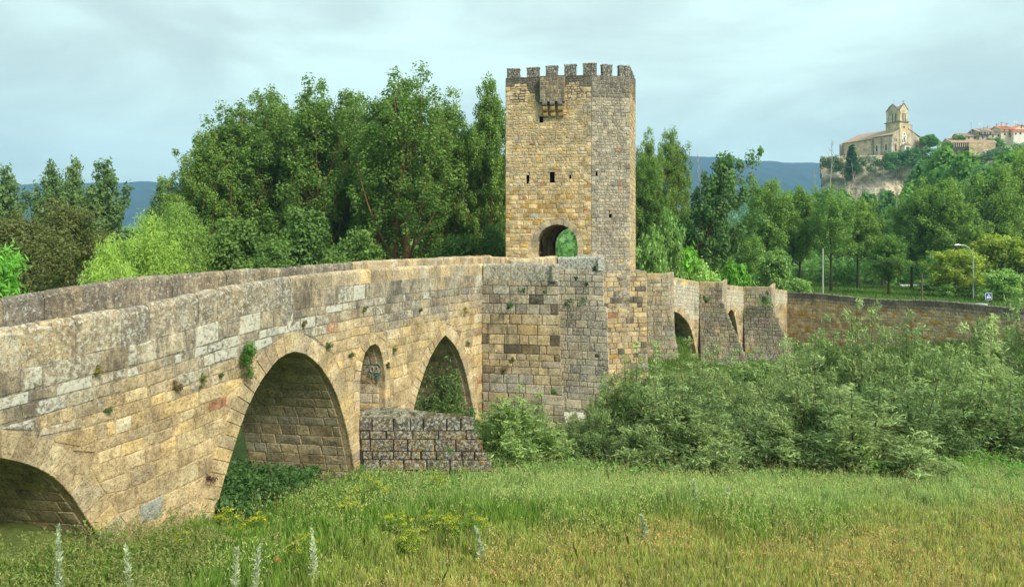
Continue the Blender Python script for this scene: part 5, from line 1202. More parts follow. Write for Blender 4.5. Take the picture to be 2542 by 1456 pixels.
# belfry: corner piers, columns and gables with true openings
mb = MB(); zc_ += .45; ze = zc_ + 5.9; bz = zc_ + 4.3
def wallholes(side, n, wv, lo):
    """one belfry side: side=(origin(u,v), dir(u,v), length), n arched slots"""
    (ou, ov), (du, dv), ln_ = side; W_ = .55; seg = (ln_ - 2 * lo) / n
    xs = []
    for i in range(n): c = lo + seg * (i + .5); xs.append((c - wv / 2, c + wv / 2))
    nu_, nv_ = -dv, du
    M = lambda s, t, z: ch(ou + du * s + nu_ * t, ov + dv * s + nv_ * t, z)
    cur = 0
    for a, b_ in xs + [(ln_, ln_)]: mb.box((cur, 0, zc_), (a, W_, bz), (.62, .53, .36), (.1, .1, .05), M); cur = b_
    mid = ln_ / 2; poly = [(0, bz), (ln_, bz), (ln_, ze), (mid, ze + 3.4), (0, ze)]
    vs = [M(s, 0, z) for s, z in poly] + [M(s, W_, z) for s, z in poly]; mb.add(vs, [(4, 3, 2, 1, 0), (5, 6, 7, 8, 9)] + [(j, (j + 1) % 5, 5 + (j + 1) % 5, 5 + j) for j in range(5)], (.62, .53, .36), (.1, .1, .05))
    # copings and roundel
    for (s0, z0), (s1, z1) in (((-.35, ze - .1), (mid, ze + 3.5)), ((mid, ze + 3.5), (ln_ + .35, ze - .1))):
        mb.add([M(s0, -.25, z0), M(s1, -.25, z1), M(s1, .8, z1), M(s0, .8, z0), M(s0, -.25, z0 + .3), M(s1, -.25, z1 + .3), M(s1, .8, z1 + .3), M(s0, .8, z0 + .3)], [(0, 1, 2, 3), (7, 6, 5, 4), (0, 4, 5, 1), (3, 2, 6, 7)], (.25, .22, .17))
    mb.add([M(mid + .42 * cos(a), -.04, ze + .2 + .5 * sin(a)) for a in np.linspace(0, 2 * pi, 10)[:-1]], [tuple(range(9))], (.03, .025, .02))
L1 = 8.6; L2 = t1 - t0 - .6
wallholes(((.1 + L1, t0 + .3), (-1, 0), L1), 3, .85, 1.0)          # left (nave) side
wallholes(((.1, t0 + .3), (0, 1), L2), 2, 1.0, 1.5)                 # facade side
wallholes(((.1, t1 - .3), (1, 0), L1), 3, .85, 1.0)
wallholes(((.1 + L1, t1 - .3), (0, -1), L2), 2, 1.0, 1.5)
bf = mb.build('belfry', M_FAR, tw)
mb = MB(); c_ = (.1 + L1 / 2, t0 + .3 + L2 / 2)
for (u0, v0), (u1, v1) in (((0, t0 + .2), (L1 + .2, t0 + .2)), ((0, t1 - .2), (L1 + .2, t1 - .2))): quad(mb, [(u0, v0, ze), (c_[0], v0, ze + 3.3), (c_[0], c_[1], ze + 2.4)]); quad(mb, [(u1, v1, ze), (c_[0], v1, ze + 3.3), (c_[0], c_[1], ze + 2.4)])
for u in (.0, L1 + .2): quad(mb, [(u, t0 + .2, ze), (u, c_[1], ze + 3.3), (c_[0], c_[1], ze + 2.4)]); quad(mb, [(u, t1 - .2, ze), (u, c_[1], ze + 3.3), (c_[0], c_[1], ze + 2.4)])
mb.build('belfry_roof', M_TILE, tw)
mb = MB(); p = ch(.1, c_[1], ze + 3.5); mb.box((p[0] - .12, p[1] - .12, p[2]), (p[0] + .12, p[1] + .12, p[2] + 1.9), (.3, .28, .22)); mb.box((p[0] - .5, p[1] - .1, p[2] + 1.1), (p[0] + .5, p[1] + .1, p[2] + 1.35), (.3, .28, .22)); mb.build('cross', M_FAR, tw)
mb = MB(); p = ch(4, 6, ze + 3); mb.tube([p, (p[0], p[1], p[2] + 3.4)], .07, 4, (.3, .3, .3)); mb.build('lightning_rod', M_METAL, tw)
mb = MB()
for v in (0,): 
    p = ch(1.2, t0 + 4.6, zc_ + 1.5); mb.tube([(p[0], p[1], p[2] + 1.5), (p[0], p[1], p[2] + 1.1), (p[0], p[1], p[2] + .2), (p[0], p[1], p[2])], [.1, .4, .5, .68], 10, (.12, .10, .06))
mb.build('bell', M_METAL, bf)
# windows
def pwin(frame, M, c, z0, w_, h, surround=True, name='window'):
    pol = [(-w_ / 2, 0), (w_ / 2, 0), (w_ / 2, h * .72), (w_ * .3, h * .9), (0, h), (-w_ * .3, h * .9), (-w_ / 2, h * .72)]; mbw = MB()
    if surround: s = 1.0; mbw.add([M(c + x + (.45 if x > 0 else -.45 if x < 0 else 0), -.08, z0 + z + (.5 if z > 0 else -.3)) for x, z in pol], [tuple(range(7))], (.66, .62, .5), (.1, 0, 0))
    mbw.add([M(c + x, -.14, z0 + z) for x, z in pol], [tuple(range(7))], (.05, .045, .045)); mbw.build(name, M_PLAS, frame)
Mside = lambda s, t, z: ch(s, t, z); Mfac = lambda s, t, z: ch(t - .05, s, z)
for u, s_ in ((11, True), (4.4, True)): pwin(wl, Mside, u, 1.6, 1.15, 3.8)
pwin(wl, lambda s, t, z: ch(s, t + 1.2, z), 30, 3.4, .7, 3.2, False)
for v in (2.6, 20.2): pwin(wl, Mfac, v, 1.2, 1.1, 3.8, False)
for v in (1.8, 3.2, 19, 20.8): pwin(wl, Mfac, v, 6.2, .5, 1.6, False)
# portal and big traceried window
Mt = lambda s, t, z: ch(t - .5, s, z); cxv = (t0 + t1) / 2
mb = MB(); arcp = lambda r, zc, n=12: [(r * cos(a), zc + r * sin(a)) for a in np.linspace(0, pi, n)]
def flat(pts, d, c, w=(0, 0, 0)): mb.add([Mt(cxv + x, -d, z) for x, z in pts], [tuple(range(len(pts)))], c, w)
flat([(-2.1, 5.0)] + [(2.1, 5.0)] + arcp(2.1, 9.2), .05, (.72, .70, .60)); flat([(-1.9, 5.2), (1.9, 5.2)] + arcp(1.75, 9.2), .08, (.62, .52, .34)) if False else None
for x, z0, w_, h in ((0, 6.0, .95, 3.3), (-1.35, 5.6, .6, 2.1), (1.35, 5.6, .6, 2.1)):
    flat([(x - w_ / 2, z0), (x + w_ / 2, z0), (x + w_ / 2, z0 + h * .75), (x, z0 + h), (x - w_ / 2, z0 + h * .75)], .1, (.05, .045, .04))
for x, z, r in ((0, 10.2, .52), (-1.1, 8.9, .3), (1.1, 8.9, .3)): flat([(x + r * cos(a), z + r * sin(a)) for a in np.linspace(0, 2 * pi, 10)[:-1]], .1, (.05, .045, .04))
flat([(.5 * cos(a), 14.0 + .6 * sin(a)) for a in np.linspace(0, 2 * pi, 10)[:-1]], .1, (.05, .04, .035))
mb.build('tracery_window', M_PLAS, tw)
mb = MB(); M = lambda u, v, z: ch(u, v, z)
fbox(mb, -3.0, -.4, cxv - 2.6, cxv - 1.5, -1, 3.2, (.66, .64, .55)); fbox(mb, -3.0, -.4, cxv + 1.5, cxv + 2.6, -1, 3.2, (.66, .64, .55)); fbox(mb, -3.0, -.4, cxv - 2.6, cxv + 2.6, 3.2, 3.9, (.6, .58, .5))
mb.add([M(-3.2, cxv - 3.1, 3.9), M(-3.2, cxv, 5.4), M(-3.2, cxv + 3.1, 3.9), M(0, cxv - 3.1, 3.9), M(0, cxv, 5.4), M(0, cxv + 3.1, 3.9)], [(0, 1, 2), (3, 4, 1, 0), (1, 4, 5, 2)], (.26, .2, .16))
mb.add([M(-.6, cxv - 1.4, -1), M(-.6, cxv + 1.4, -1), M(-.6, cxv + 1.4, 2.6), M(-.6, cxv, 3.3), M(-.6, cxv - 1.4, 2.6)], [(0, 1, 2, 3, 4)], (.16, .09, .06)); mb.build('porch', M_PLAS, tw)

# ---------------------------------------------------------------- village houses on the hill
def hp(u, v, Y): return at((u / 7.28 + 3700) * .6302, (v / 7.28 + 450) * .6302, Y)
def house(name, lab, u0, u1, vE, vR, vB, Y, dep, c, tile, wins=(), rot=0.0, ridge='long', over=.5, chim=(), gable=None):
    A0 = hp(u0, vB, Y); A1 = hp(u1, vB, Y); wdt = A1[0] - A0[0]; zb_ = A0[2] - 6; zE = hp(u0, vE, Y)[2]; zR = hp(u0, vR, Y)[2]
    e = empty(name, lab, 'house', (float(A0[0]), Y, float(A0[2])), 'village houses on the hilltop'); cr, sr = cos(rot), sin(rot)
    M = lambda x, y, z: (A0[0] + x * cr - y * sr, Y + x * sr + y * cr, z); mb = MB()
    mb.box((0, 0, zb_), (wdt, dep, zE), c, (.1, .08, .05), M)
    if ridge == 'side':       # gable facing the viewer
        mb.add([M(0, 0, zE), M(wdt, 0, zE), M(wdt * .5, 0, zR), M(0, dep, zE), M(wdt, dep, zE), M(wdt * .5, dep, zR)], [(0, 1, 2), (4, 3, 5)], c)
    else: mb.add([M(0, 0, zE), M(0, dep, zE), M(0, dep / 2, zR - .1), M(wdt, 0, zE), M(wdt, dep, zE), M(wdt, dep / 2, zR - .1)], [(0, 2, 1), (3, 4, 5)], c)
    wl_ = mb.build('wall', M_PLAS, e); mb = MB(); o = over; t = .25
    if ridge == 'side':
        for s_ in (0, 1):
            x0, x1 = (-o, wdt * .5) if s_ == 0 else (wdt * .5, wdt + o); z0, z1 = (zE - .2, zR + .12) if s_ == 0 else (zR + .12, zE - .2)
            mb.add([M(x0, -o, z0), M(x1, -o, z1), M(x1, dep + o, z1), M(x0, dep + o, z0), M(x0, -o, z0 - t), M(x1, -o, z1 - t), M(x1, dep + o, z1 - t), M(x0, dep + o, z0 - t)], [(0, 1, 2, 3), (7, 6, 5, 4), (0, 4, 5, 1), (3, 2, 6, 7), (0, 3, 7, 4), (1, 5, 6, 2)], tile)
    else:
        for y0, y1, z0, z1 in ((-o, dep / 2, zE - .15, zR), (dep / 2, dep + o, zR, zE - .15)):
            mb.add([M(-o, y0, z0), M(wdt + o, y0, z0), M(wdt + o, y1, z1), M(-o, y1, z1), M(-o, y0, z0 - t), M(wdt + o, y0, z0 - t), M(wdt + o, y1, z1 - t), M(-o, y1, z1 - t)], [(0, 1, 2, 3), (7, 6, 5, 4), (0, 4, 5, 1), (3, 2, 6, 7), (0, 3, 7, 4), (1, 5, 6, 2)], tile)
        n = int(wdt / .5)
        for i in range(n):
            x = (i + .5) * wdt / n; mb.tube([M(x, -o, zE - .13), M(x, dep / 2, zR + .02)], .11, 4, tuple(q * RNG.uniform(.75, 1.2) for q in tile))
    rf = mb.build('roof', M_TILE, e)
    for cx, hh in chim:
        mb = MB(); x = cx * wdt; mb.box((x - .4, dep * .4, zR - 1.2), (x + .4, dep * .4 + .7, zR + hh), (.5, .45, .36), (.1, .2, 0), M); mb.box((x - .55, dep * .4 - .15, zR + hh), (x + .55, dep * .4 + .85, zR + hh + .2), (.3, .27, .22), (0, 0, 0), M); mb.build('chimney', M_PLAS, rf)
    for (fu, v, w_, h, *cc) in wins:
        x = fu * wdt; z = hp(u0, v, Y)[2]; mb = MB(); mb.box((x - w_ / 2 - .12, -.1, z - h / 2 - .12), (x + w_ / 2 + .12, .03, z + h / 2 + .12), cc[0] if cc else (.36, .3, .22), (0, 0, 0), M); mb.box((x - w_ / 2, -.14, z - h / 2), (x + w_ / 2, -.11, z + h / 2), (.045, .04, .045), (0, 0, 0), M); mb.box((x - .04, -.17, z - h / 2), (x + .04, -.13, z + h / 2), (.35, .3, .25), (0, 0, 0), M); mb.build('window', M_PLAS, wl_)
    return e, wl_, M, wdt
OT = (.42, .30, .21); RT = (.62, .22, .12); BW = (.48, .46, .34)
house('village_house', 'cream house with a brown tiled roof and two dark windows, left of the glazed gallery', 590, 1130, 620, 520, 770, 420, 9, BW, OT, [(.17, 688, 1.0, 1.4), (.45, 680, .9, 1.0), (.78, 672, 1.0, 1.3)])
house('village_house', 'low tiled house at the left end of the village above the hedge', 300, 590, 780, 665, 800, 424, 8, (.42, .36, .26), (.44, .25, .18))
e, wl_, M, wd_ = house('village_house', 'tall house with a dark glazed gallery under a wide tiled roof', 1140, 1440, 495, 385, 740, 419, 9, (.46, .42, .31), OT, [(.33, 675, .7, 1.2), (.72, 658, .6, .9)], chim=[(.9, .6)], over=1.3)
zg = hp(1140, 595, 419)[2]; zh = hp(1140, 490, 419)[2]; mb = MB(); mb.box((-.2, -1.1, zg), (wd_ + .1, 0, zh), (.06, .07, .08), (0, 0, 0), M)
for k in range(7): x = -.2 + (wd_ + .2) * k / 6; mb.box((x, -1.18, zg), (x + .12, -1.1, zh), (.16, .17, .18), (0, 0, 0), M)
for k in (1, 3, 4): x = -.2 + (wd_ + .2) * k / 6; mb.box((x + .2, -1.16, zg + .4), (x + .85, -1.12, zh - .3), (.3, .34, .36), (0, 0, 0), M)
mb.build('gallery', M_PAINT, wl_)
house('village_house', 'stone house with white-framed dark windows between the gallery and the red-roofed house', 1440, 1745, 555, 455, 730, 421, 9, (.48, .43, .32), (.40, .28, .2), [(.27, 625, 1.0, 1.5, (.75, .73, .66)), (.78, 615, 1.0, 1.5, (.75, .73, .66))])
house('village_house', 'narrow upper house with a peaked roof behind the white-framed windows', 1450, 1720, 440, 370, 560, 430, 7, (.45, .41, .3), OT, [(.75, 455, .8, .9)], chim=[(.15, .9)])
e, wl_, M, wd_ = house('village_house', 'cream house with a bright red-orange roof, three chimneys and a wooden balcony', 1755, 2115, 412, 305, 665, 420, 10, (.56, .52, .38), RT, [(.28, 462, .6, .6), (.7, 452, .6, .6), (.32, 570, 1.0, 1.1), (.7, 565, .9, 1.3)], chim=[(.1, 1.0), (.5, 1.9), (.9, 1.4)])
z_ = hp(1755, 600, 420)[2]; mb = MB(); mb.box((wd_ * .62, -1.0, z_ - 1.0), (wd_ * .98, -.05, z_ - .85), (.28, .1, .06), (0, 0, 0), M); mb.box((0, -.6, z_ + 2.0), (wd_, 0, z_ + 2.2), (.3, .09, .06), (0, 0, 0), M)
for k in range(12): x = wd_ * (.62 + .36 * k / 11); mb.box((x - .04, -1.0, z_ - .85), (x + .04, -.92, z_ + .1), (.28, .1, .06), (0, 0, 0), M)
mb.box((wd_ * .62, -1.02, z_ + .1), (wd_ * .98, -.9, z_ + .2), (.28, .1, .06), (0, 0, 0), M); mb.build('balcony', M_PAINT, wl_)
house('village_house', 'white house with a low red roof at the right edge of the village', 2120, 2560, 482, 400, 668, 417, 9, (.60, .60, .52), RT, [(.13, 562, .8, .8), (.44, 550, .9, 1.0)], ridge='long')
house('village_house', 'gabled cream house rising behind the white house with the low red roof', 2115, 2560, 400, 300, 500, 427, 9, (.60, .56, .42), RT, [(.5, 368, .6, 1.3)], ridge='side', chim=[(.6, .6)])
# tiled shed and its rampart; open sides are solid walls painted dark as inner shade
e, wl_, M, wd_ = house('open_shed', 'long open-sided shed with a tiled roof on the rampart below the village', 345, 1600, 800, 730, 935, 405, 4, (.06, .05, .04), (.48, .32, .23), [])
mb = MB()
for k in range(9): x = wd_ * .38 * k / 8; mb.box((x, -.25, hp(345, 935, 405)[2]), (x + .3, -.05, hp(345, 830, 405)[2]), (.5, .45, .36), (0, 0, 0), M)
mb.build('post', M_PLAS, e)
rp = empty('rampart_wall', 'tall rough stone rampart under the long tiled shed', 'wall', (float(hp(845, 1300, 404)[0]), 404, 30)); mb = MB()
a, b_ = hp(842, 800, 403), hp(1600, 800, 403); l_, n_ = planar(a[:2], b_[:2]); masonry(mb, l_, 0, n_, 30, a[2], .8, 1.2, lambda s, z, r: (scol(.25, .0, r), (.15, .15, .1)), joint=.03, rough=.06, proud=.08)
mb.build('rampart_face', M_FAR, rp)
# masts
def mast(name, x, y0, y1, Y, lab, cat='antenna', lamp=False):
    p, q = at(x, y0, Y), at(x, y1, Y); mb = MB(); mb.tube([(p[0], p[1], p[2] - 3), tuple(q)], .12, 5, (.4, .4, .38))
    if lamp: mb.tube([q, q + (.2, 0, .5)], [.5, .3], 7, (.6, .6, .58)); mb.tube([q + (-1.2, 0, -.2), q + (1.0, 0, .4)], .09, 4, (.5, .5, .5))
    else:
        for k in range(3): mb.tube([q + (-.6, 0, -.3 - k * .5), q + (.6, 0, -.3 - k * .5)], .05, 3, (.35, .35, .35))
    o = mb.build(name, M_METAL); prop(o, lab, cat)
mast('antenna_mast', (905 / 7.28 + 3700) * .6302, 331, 303, 422, 'tall mast with a lamp head above the cream house on the hill', 'mast', True)
mast('roof_antenna', (1162 / 7.28 + 3700) * .6302, 320, 304, 422, 'roof antenna just left of the glazed gallery house')
mast('roof_antenna', (1643 / 7.28 + 3700) * .6302, 318, 307, 430, 'thin roof antenna between the gallery house and the red roof')
mast('roof_antenna', (2172 / 7.28 + 3700) * .6302, 312, 299, 428, 'thin roof antenna over the red roofs at the far right')
mast('roof_antenna', (318 / 7.28 + 3700) * .6302, 345, 337, 424, 'small antenna at the left end of the village')
mast('antenna_mast', 84, 505, 462, 260, 'distant lattice mast seen between the left trees', 'mast', False)

# ---------------------------------------------------------------- greenery on the cliff
def cloud(name, lab, cat, pts, rad, n, ln, wd, col, tint, seed, group=None, kind=None, mat=None):
    V, c = leafcloud(np.array(pts, float), np.array(rad, float), n, ln, wd, np.random.RandomState(seed), col, tint=tint); return prop(quads(name, V, mat or M_LEAF, c), lab, cat, group, kind)
r = np.random.RandomState(900)
def band(xs, ytop, ybot, n, Y, jit=5):
    o = []
    for i in range(n):
        f = r.rand(); x = xs[0] + (xs[1] - xs[0]) * f; a = np.interp(x, *zip(*ytop)); b_ = np.interp(x, *zip(*ybot)); y = a + (b_ - a) * r.rand() ** .8; o.append(at(x, y, Y - r.rand() * jit))
    return o
cloud('ivy_hedge', 'thick dark green ivy spilling over the terrace right of the church porch', 'ivy', band((2195, 2345), [(2195, 378), (2230, 376), (2280, 366), (2345, 368)], [(2195, 412), (2215, 430), (2232, 400), (2250, 412), (2345, 402)], 170, 386, 4), (2.2, 1.6, 1.5), 55, .8, .7, (.035, .11, .035), (.06, .15, .04), 1)
cloud('ivy', 'ivy curtain hanging on the left part of the cliff under the church', 'ivy', band((2042, 2135), [(2042, 392), (2135, 388)], [(2042, 412), (2080, 418), (2100, 445), (2135, 430)], 85, 386, 3), (2, 1.3, 2.0), 40, .7, .6, (.035, .085, .035), (.05, .12, .04), 2)
cloud('ivy', 'ragged ivy on the cliff middle between bare ochre rock patches', 'ivy', band((2135, 2195), [(2135, 388), (2195, 390)], [(2135, 405), (2165, 428), (2195, 408)], 32, 386, 3), (1.6, 1.2, 1.6), 36, .7, .6, (.035, .085, .035), (.05, .12, .04), 3)
cloud('ivy', 'ivy and scrub on the rock face below the village shed', 'ivy', band((2395, 2541), [(2395, 400), (2440, 380), (2480, 366), (2541, 356)], [(2395, 425), (2440, 400), (2480, 392), (2541, 385)], 120, 390, 5), (2.2, 1.5, 1.8), 34, .8, .7, (.05, .11, .045), (.07, .15, .05), 4)
cloud('hedge', 'dense green hedge below the balcony of the red-roofed house', 'hedge', band((2415, 2490), [(2415, 352), (2450, 342), (2490, 346)], [(2415, 372), (2450, 366), (2490, 362)], 60, 412, 4), (1.8, 1.5, 1.3), 50, .8, .7, (.05, .13, .035), (.08, .18, .04), 6)
def ftree(key, name, lab, x, yt, yb, Y, W, d, **k): X = px(x, Y); z = zat(yb, Y); return tree(key, name, lab, 'tree', X, Y, zat(yt, Y) - z, W, None, z=z, **k, **d)
RND = dict(H0=9, R0=4.2, trunk=.1, nl=30, leaves=9000, ln=.9, wd=.8, col=(.06, .16, .035), tint=(.09, .22, .04), up=.5, low=.15, tr=.25, rc=1.3, seed=131)
ftree('round', 'round_tree', 'round clipped-looking tree right of the church on the terrace', 2307, 336, 368, 396, 5.0, RND)
ftree('round', 'round_tree', 'small dark tree at the left end of the village roofs', 2352, 352, 372, 398, 3.2, RND)
ftree('round', 'round_tree', 'small green tree in front of the cream village house', 2381, 336, 352, 412, 3.4, RND)
CYP = dict(H0=15, R0=1.8, trunk=.05, nl=26, leaves=6000, ln=.7, wd=.5, col=(.02, .06, .025), tint=(.03, .08, .03), up=1.0, low=.1, tr=.25, rc=.75, seed=133)
ftree('cyp', 'cypress_tree', 'dark twin-topped cypress against the church nave', 2113, 360, 450, 384, 3.0, CYP)
HILL = dict(H0=14, R0=5, trunk=.15, nl=24, leaves=10000, ln=.75, wd=.6, col=(.05, .13, .04), tint=(.08, .18, .05), up=.6, low=.15, tr=.3, rc=1.2, seed=141)
HL2 = dict(HILL, seed=146, col=(.07, .17, .035), tint=(.11, .23, .045))
hl = [(2300, 395, 250, 8, 'deep green tree in front of the cliff right of the ivy hedge', 0), (2345, 362, 230, 7.5, 'bright tree top under the left end of the village', 1), (2395, 375, 215, 7.5, 'tree before the rampart with twisting brown limbs', 1), (2255, 455, 225, 6, 'tree crown at the foot of the cliff below the ivy hedge', 1),
      (2200, 468, 240, 6, 'tree crown below the ochre cliff arch', 0), (2150, 472, 250, 6, 'scrubby tree at the foot of the left cliff', 0), (2090, 470, 240, 6, 'tree crown right of the bare dead branches', 1), (2040, 468, 260, 6.5, 'tree crown at the left foot of the cliff', 0),
      (2440, 405, 200, 8, 'tree in front of the rubble slope under the rampart', 0), (2500, 375, 190, 8.5, 'tall bright tree top left of the right edge', 1), (1960, 470, 280, 7, 'tree top in front of the blue mountain', 0), (2560, 365, 200, 9, 'large tree top at the right edge below the village', 1)]
for i, (x, yt, Y, W, lab, k) in enumerate(hl):
    X, Y, H = by_top(x, yt, Y); H = min(H, 24); z = zat(yt, Y) - H
    tree('hill%d' % k, 'hillside_tree', lab, 'tree', X, Y, H, W, 'trees climbing the slope below the cliff', rz=i * 1.7, z=z, **(HL2 if k else HILL))
# woodland masses
def wood(n, xr, yr, hh, lab, seed, ln=1.5, rad=3.2, dens=26, col=(.05, .13, .035), tint=(.09, .19, .05), cond=None):
    q = np.random.RandomState(seed); y = q.uniform(*yr, n); x = q.uniform(xr[0], xr[1], n) * y / F
    if cond is not None: k = cond(x, y); x, y = x[k], y[k]
    z = ground(x, y) + hh * q.uniform(.15, 1, len(x)); R_ = np.stack([np.full(len(x), rad), np.full(len(x), rad), np.full(len(x), rad * 1.15)], -1) * q.uniform(.6, 1.25, (len(x), 1))
    V, c = leafcloud(np.stack([x, y, z], -1), R_, dens, ln, ln * .8, q, col, tint=tint, clv=.35); prop(quads('woodland', V, M_LEAF, c), lab, 'woodland', kind='stuff')
wood(1500, (560, 1330), (165, 375), 7, 'thick woodland covering the slope between the river and the cliff', 1, 1.0, 2.6, 34)
wood(900, (300, 820), (430, 1000), 9, 'distant woodland on the green valley side below the blue mountain', 2, 3.2, 6, 26, (.05, .12, .05), (.09, .16, .07), cond=lambda x, y: ~((x / y * F > 520) & (x / y * F < 570) & (y < 700)))
wood(1200, (-1330, 320), (150, 420), 10, 'dark woodland closing the view behind the poplar grove', 3, 1.6, 4, 30)
wood(260, (560, 1330), (152, 175), 5, 'undergrowth between the trunks of the riverside trees', 4, .8, 1.8, 40, (.05, .13, .03), (.1, .2, .04))
# dead trees
def dead(x, yt, yb, Y, lab, i, lean=0):
    q = np.random.RandomState(500 + i); a, b_ = at(x, yb, Y), at(x + lean, yt, Y); mb = MB(); H = b_[2] - a[2]; T = np.linspace(0, 1, 6); P = [a + (b_ - a) * t + (q.normal() * .012 * H, 0, 0) for t in T]; mb.tube(P, [H * .013 * (1 - .85 * t) for t in T], 5, (.34, .30, .24))
    for k in range(9):
        t = q.uniform(.3, .92); s = a + (b_ - a) * t; d = np.array((q.choice([-1, 1]) * q.uniform(.25, .6), q.uniform(-.2, .2), q.uniform(.5, 1.0))) * H * .24 * (1.2 - t); mb.tube([s, s + d * .5, s + d + (0, 0, H * .03)], [H * .006, H * .004, H * .002], 4, (.34, .30, .24))
    o = mb.build('dead_tree', M_BARK); prop(o, lab, 'dead tree', 'bare dead trees')
for i, a in enumerate([(2060, 345, 470, 300, 'bare dead tree at the left end of the cliff', 4), (2022, 420, 480, 280, 'short bare trunk left of the cliff'), (2120, 400, 480, 255, 'pale dead tree before the ivy curtain', -6), (2102, 415, 475, 250, 'slanting pale dead branch left of another dead tree', -14),
    (1868, 405, 470, 133, 'bare dead leader sticking out of the leftmost wood tree', -5), (2225, 450, 540, 200, 'bare pale trunk in the middle of the slope'), (2290, 455, 540, 190, 'leaning pale trunk right of the slope middle', 22), (1738, 380, 480, 104, 'bare twigs left of the leaning poplar', -6)]): dead(*a[:5], i, a[5] if len(a) > 5 else 0)

# ---------------------------------------------------------------- road furniture
X, Y = px(2415, 116), 116.0; z = 1.0
lamp = empty('street_lamp', 'grey street lamp with a curved arm hanging over to the left above the road', 'street lamp', (X, Y, z)); mb = MB()
P = [(X, Y, z), (X, Y, zat(650, Y))]; ct = at(2404, 632, Y); 
for a in np.linspace(0, 1, 9): b0, b1, b2 = at(2415, 650, Y), at(2413, 607, Y), at(2383, 608, Y); P.append(tuple((1 - a) ** 2 * b0 + 2 * a * (1 - a) * b1 + a * a * b2))
mb.tube(P, [.13, .1] + [.075] * 9, 8, (.42, .48, .46)); mb.build('pole', M_METAL, lamp)
mb = MB(); p = P[-1]; mb.tube([p, (p[0] - .35, Y, p[2] + .03), (p[0] - .8, Y, p[2] - .02), (p[0] - 1.0, Y, p[2] - .05)], [.1, .15, .13, .04], 8, (.7, .75, .75)); mb.build('lamp_head', M_METAL, lamp)
for x, yt, yb, Y, lab, c in ((2042, 616, 735, 121, 'pale concrete utility pole beside a bare dark trunk', (.55, .54, .5)), (2288, 678, 748, 116, 'dark wooden pole behind the road wall', (.14, .1, .07)), (2268, 738, 760, 110, 'thin grey post just above the road wall', (.4, .4, .38))):
    a, b_ = at(x, yb + 30, Y), at(x, yt, Y); mb = MB(); mb.tube([a, b_], [.16, .11] if Y > 112 else [.05, .05], 7, c)
    if yt == 616: mb.box((a[0] + .1, Y - .12, zat(660, Y)), (a[0] + .3, Y + .12, zat(650, Y)), (.15, .15, .15))
    prop(mb.build('utility_pole', M_METAL if c[0] > .2 else M_BARK), lab, 'pole')
mb = MB(); n = 16; A0, A1 = at(2043, 628, 121), at(2680, 668, 112); P = [A0 + (A1 - A0) * t + (0, 0, -1.0 * 4 * t * (1 - t) * 1.0) for t in np.linspace(0, 1, n)]; mb.tube(P, .035, 4, (.05, .05, .05))
A0, A1 = at(2043, 632, 121), at(2288, 682, 116); P = [A0 + (A1 - A0) * t + (0, 0, -.5 * 4 * t * (1 - t)) for t in np.linspace(0, 1, n)]
prop(mb.build('overhead_cable', M_BARK), 'black overhead cable sagging from the concrete pole to the right edge', 'cable')
# crossing sign
X, Y = px(2453.5, 106.5), 106.5; sg = empty('crossing_sign', 'blue square pedestrian crossing sign on a grey post above the wall', 'road sign', (X, Y, 1)); mb = MB(); zt_ = zat(727, Y); s_ = .43
mb.tube([(X, Y + .06, 1.0), (X, Y + .06, zt_ - .1)], .04, 6, (.5, .52, .5)); mb.build('post', M_METAL, sg)
mb = MB(); mb.box((X - s_ - .05, Y - .01, zt_ - 2 * s_ - .1), (X + s_ + .05, Y + .02, zt_), (.75, .78, .8)); mb.box((X - s_, Y - .02, zt_ - 2 * s_ - .05), (X + s_, Y - .012, zt_ - .05), (.01, .05, .30))
zc = zt_ - s_ - .05; mb.add([(X - .34, Y - .03, zc - .25), (X + .34, Y - .03, zc - .25), (X, Y - .03, zc + .36)], [(0, 1, 2)], (.8, .82, .85))
def figq(pts): mb.add([(X + a, Y - .04, zc + b_) for a, b_ in pts], [tuple(range(len(pts)))], (.02, .02, .03))
figq([(.05 * cos(a), .17 + .05 * sin(a)) for a in np.linspace(0, 2 * pi, 9)[:-1]]); figq([(-.05, .11), (.06, .11), (.05, -.05), (-.04, -.05)]); figq([(-.04, -.05), (.0, -.05), (-.10, -.22), (-.15, -.22)]); figq([(.01, -.05), (.05, -.05), (.13, -.22), (.08, -.22)]); figq([(-.05, .1), (-.14, 0.), (-.11, -.02), (-.03, .05)]); figq([(.05, .1), (.14, .0), (.11, -.02), (.04, .05)])
for k in range(5): mb.add([(X - .3 + .13 * k, Y - .03, zc - .38), (X - .24 + .13 * k, Y - .03, zc - .38), (X - .24 + .13 * k, Y - .03, zc - .29), (X - .3 + .13 * k, Y - .03, zc - .29)], [(0, 1, 2, 3)], (.01, .05, .30))
mb.build('sign_plate', M_PAINT, sg)
# parked car behind the wall, only its roof clears the coping
cx, cy = px(2441, 104.5), 104.5; zc = zat(753.5, cy) - 1.46; car = empty('parked_car', 'pale blue-grey car whose roof shows above the road wall', 'car', (cx, cy, zc)); ang = -.72
Mc = lambda x, y, z: (cx + x * cos(ang) - y * sin(ang), cy + x * sin(ang) + y * cos(ang), zc + z)
prof = [(-2.15, .35), (-2.2, .75), (-2.05, .98), (-1.75, 1.05), (-1.15, 1.42), (-.3, 1.48), (.45, 1.42), (1.15, 1.02), (1.95, .88), (2.15, .65), (2.12, .35)]
mb = MB(); 
for yy0, yy1 in ((-.82, .82),): vs = [Mc(x, -.82 + (.14 if z > 1.1 else 0), z) for x, z in prof] + [Mc(x, .82 - (.14 if z > 1.1 else 0), z) for x, z in prof]; q = len(prof); mb.add(vs, [tuple(range(q)), tuple(range(2 * q - 1, q - 1, -1))] + [(j, (j + 1) % q, q + (j + 1) % q, q + j) for j in range(q)], (.42, .50, .56))
body = mb.build('body', M_PAINT, car)
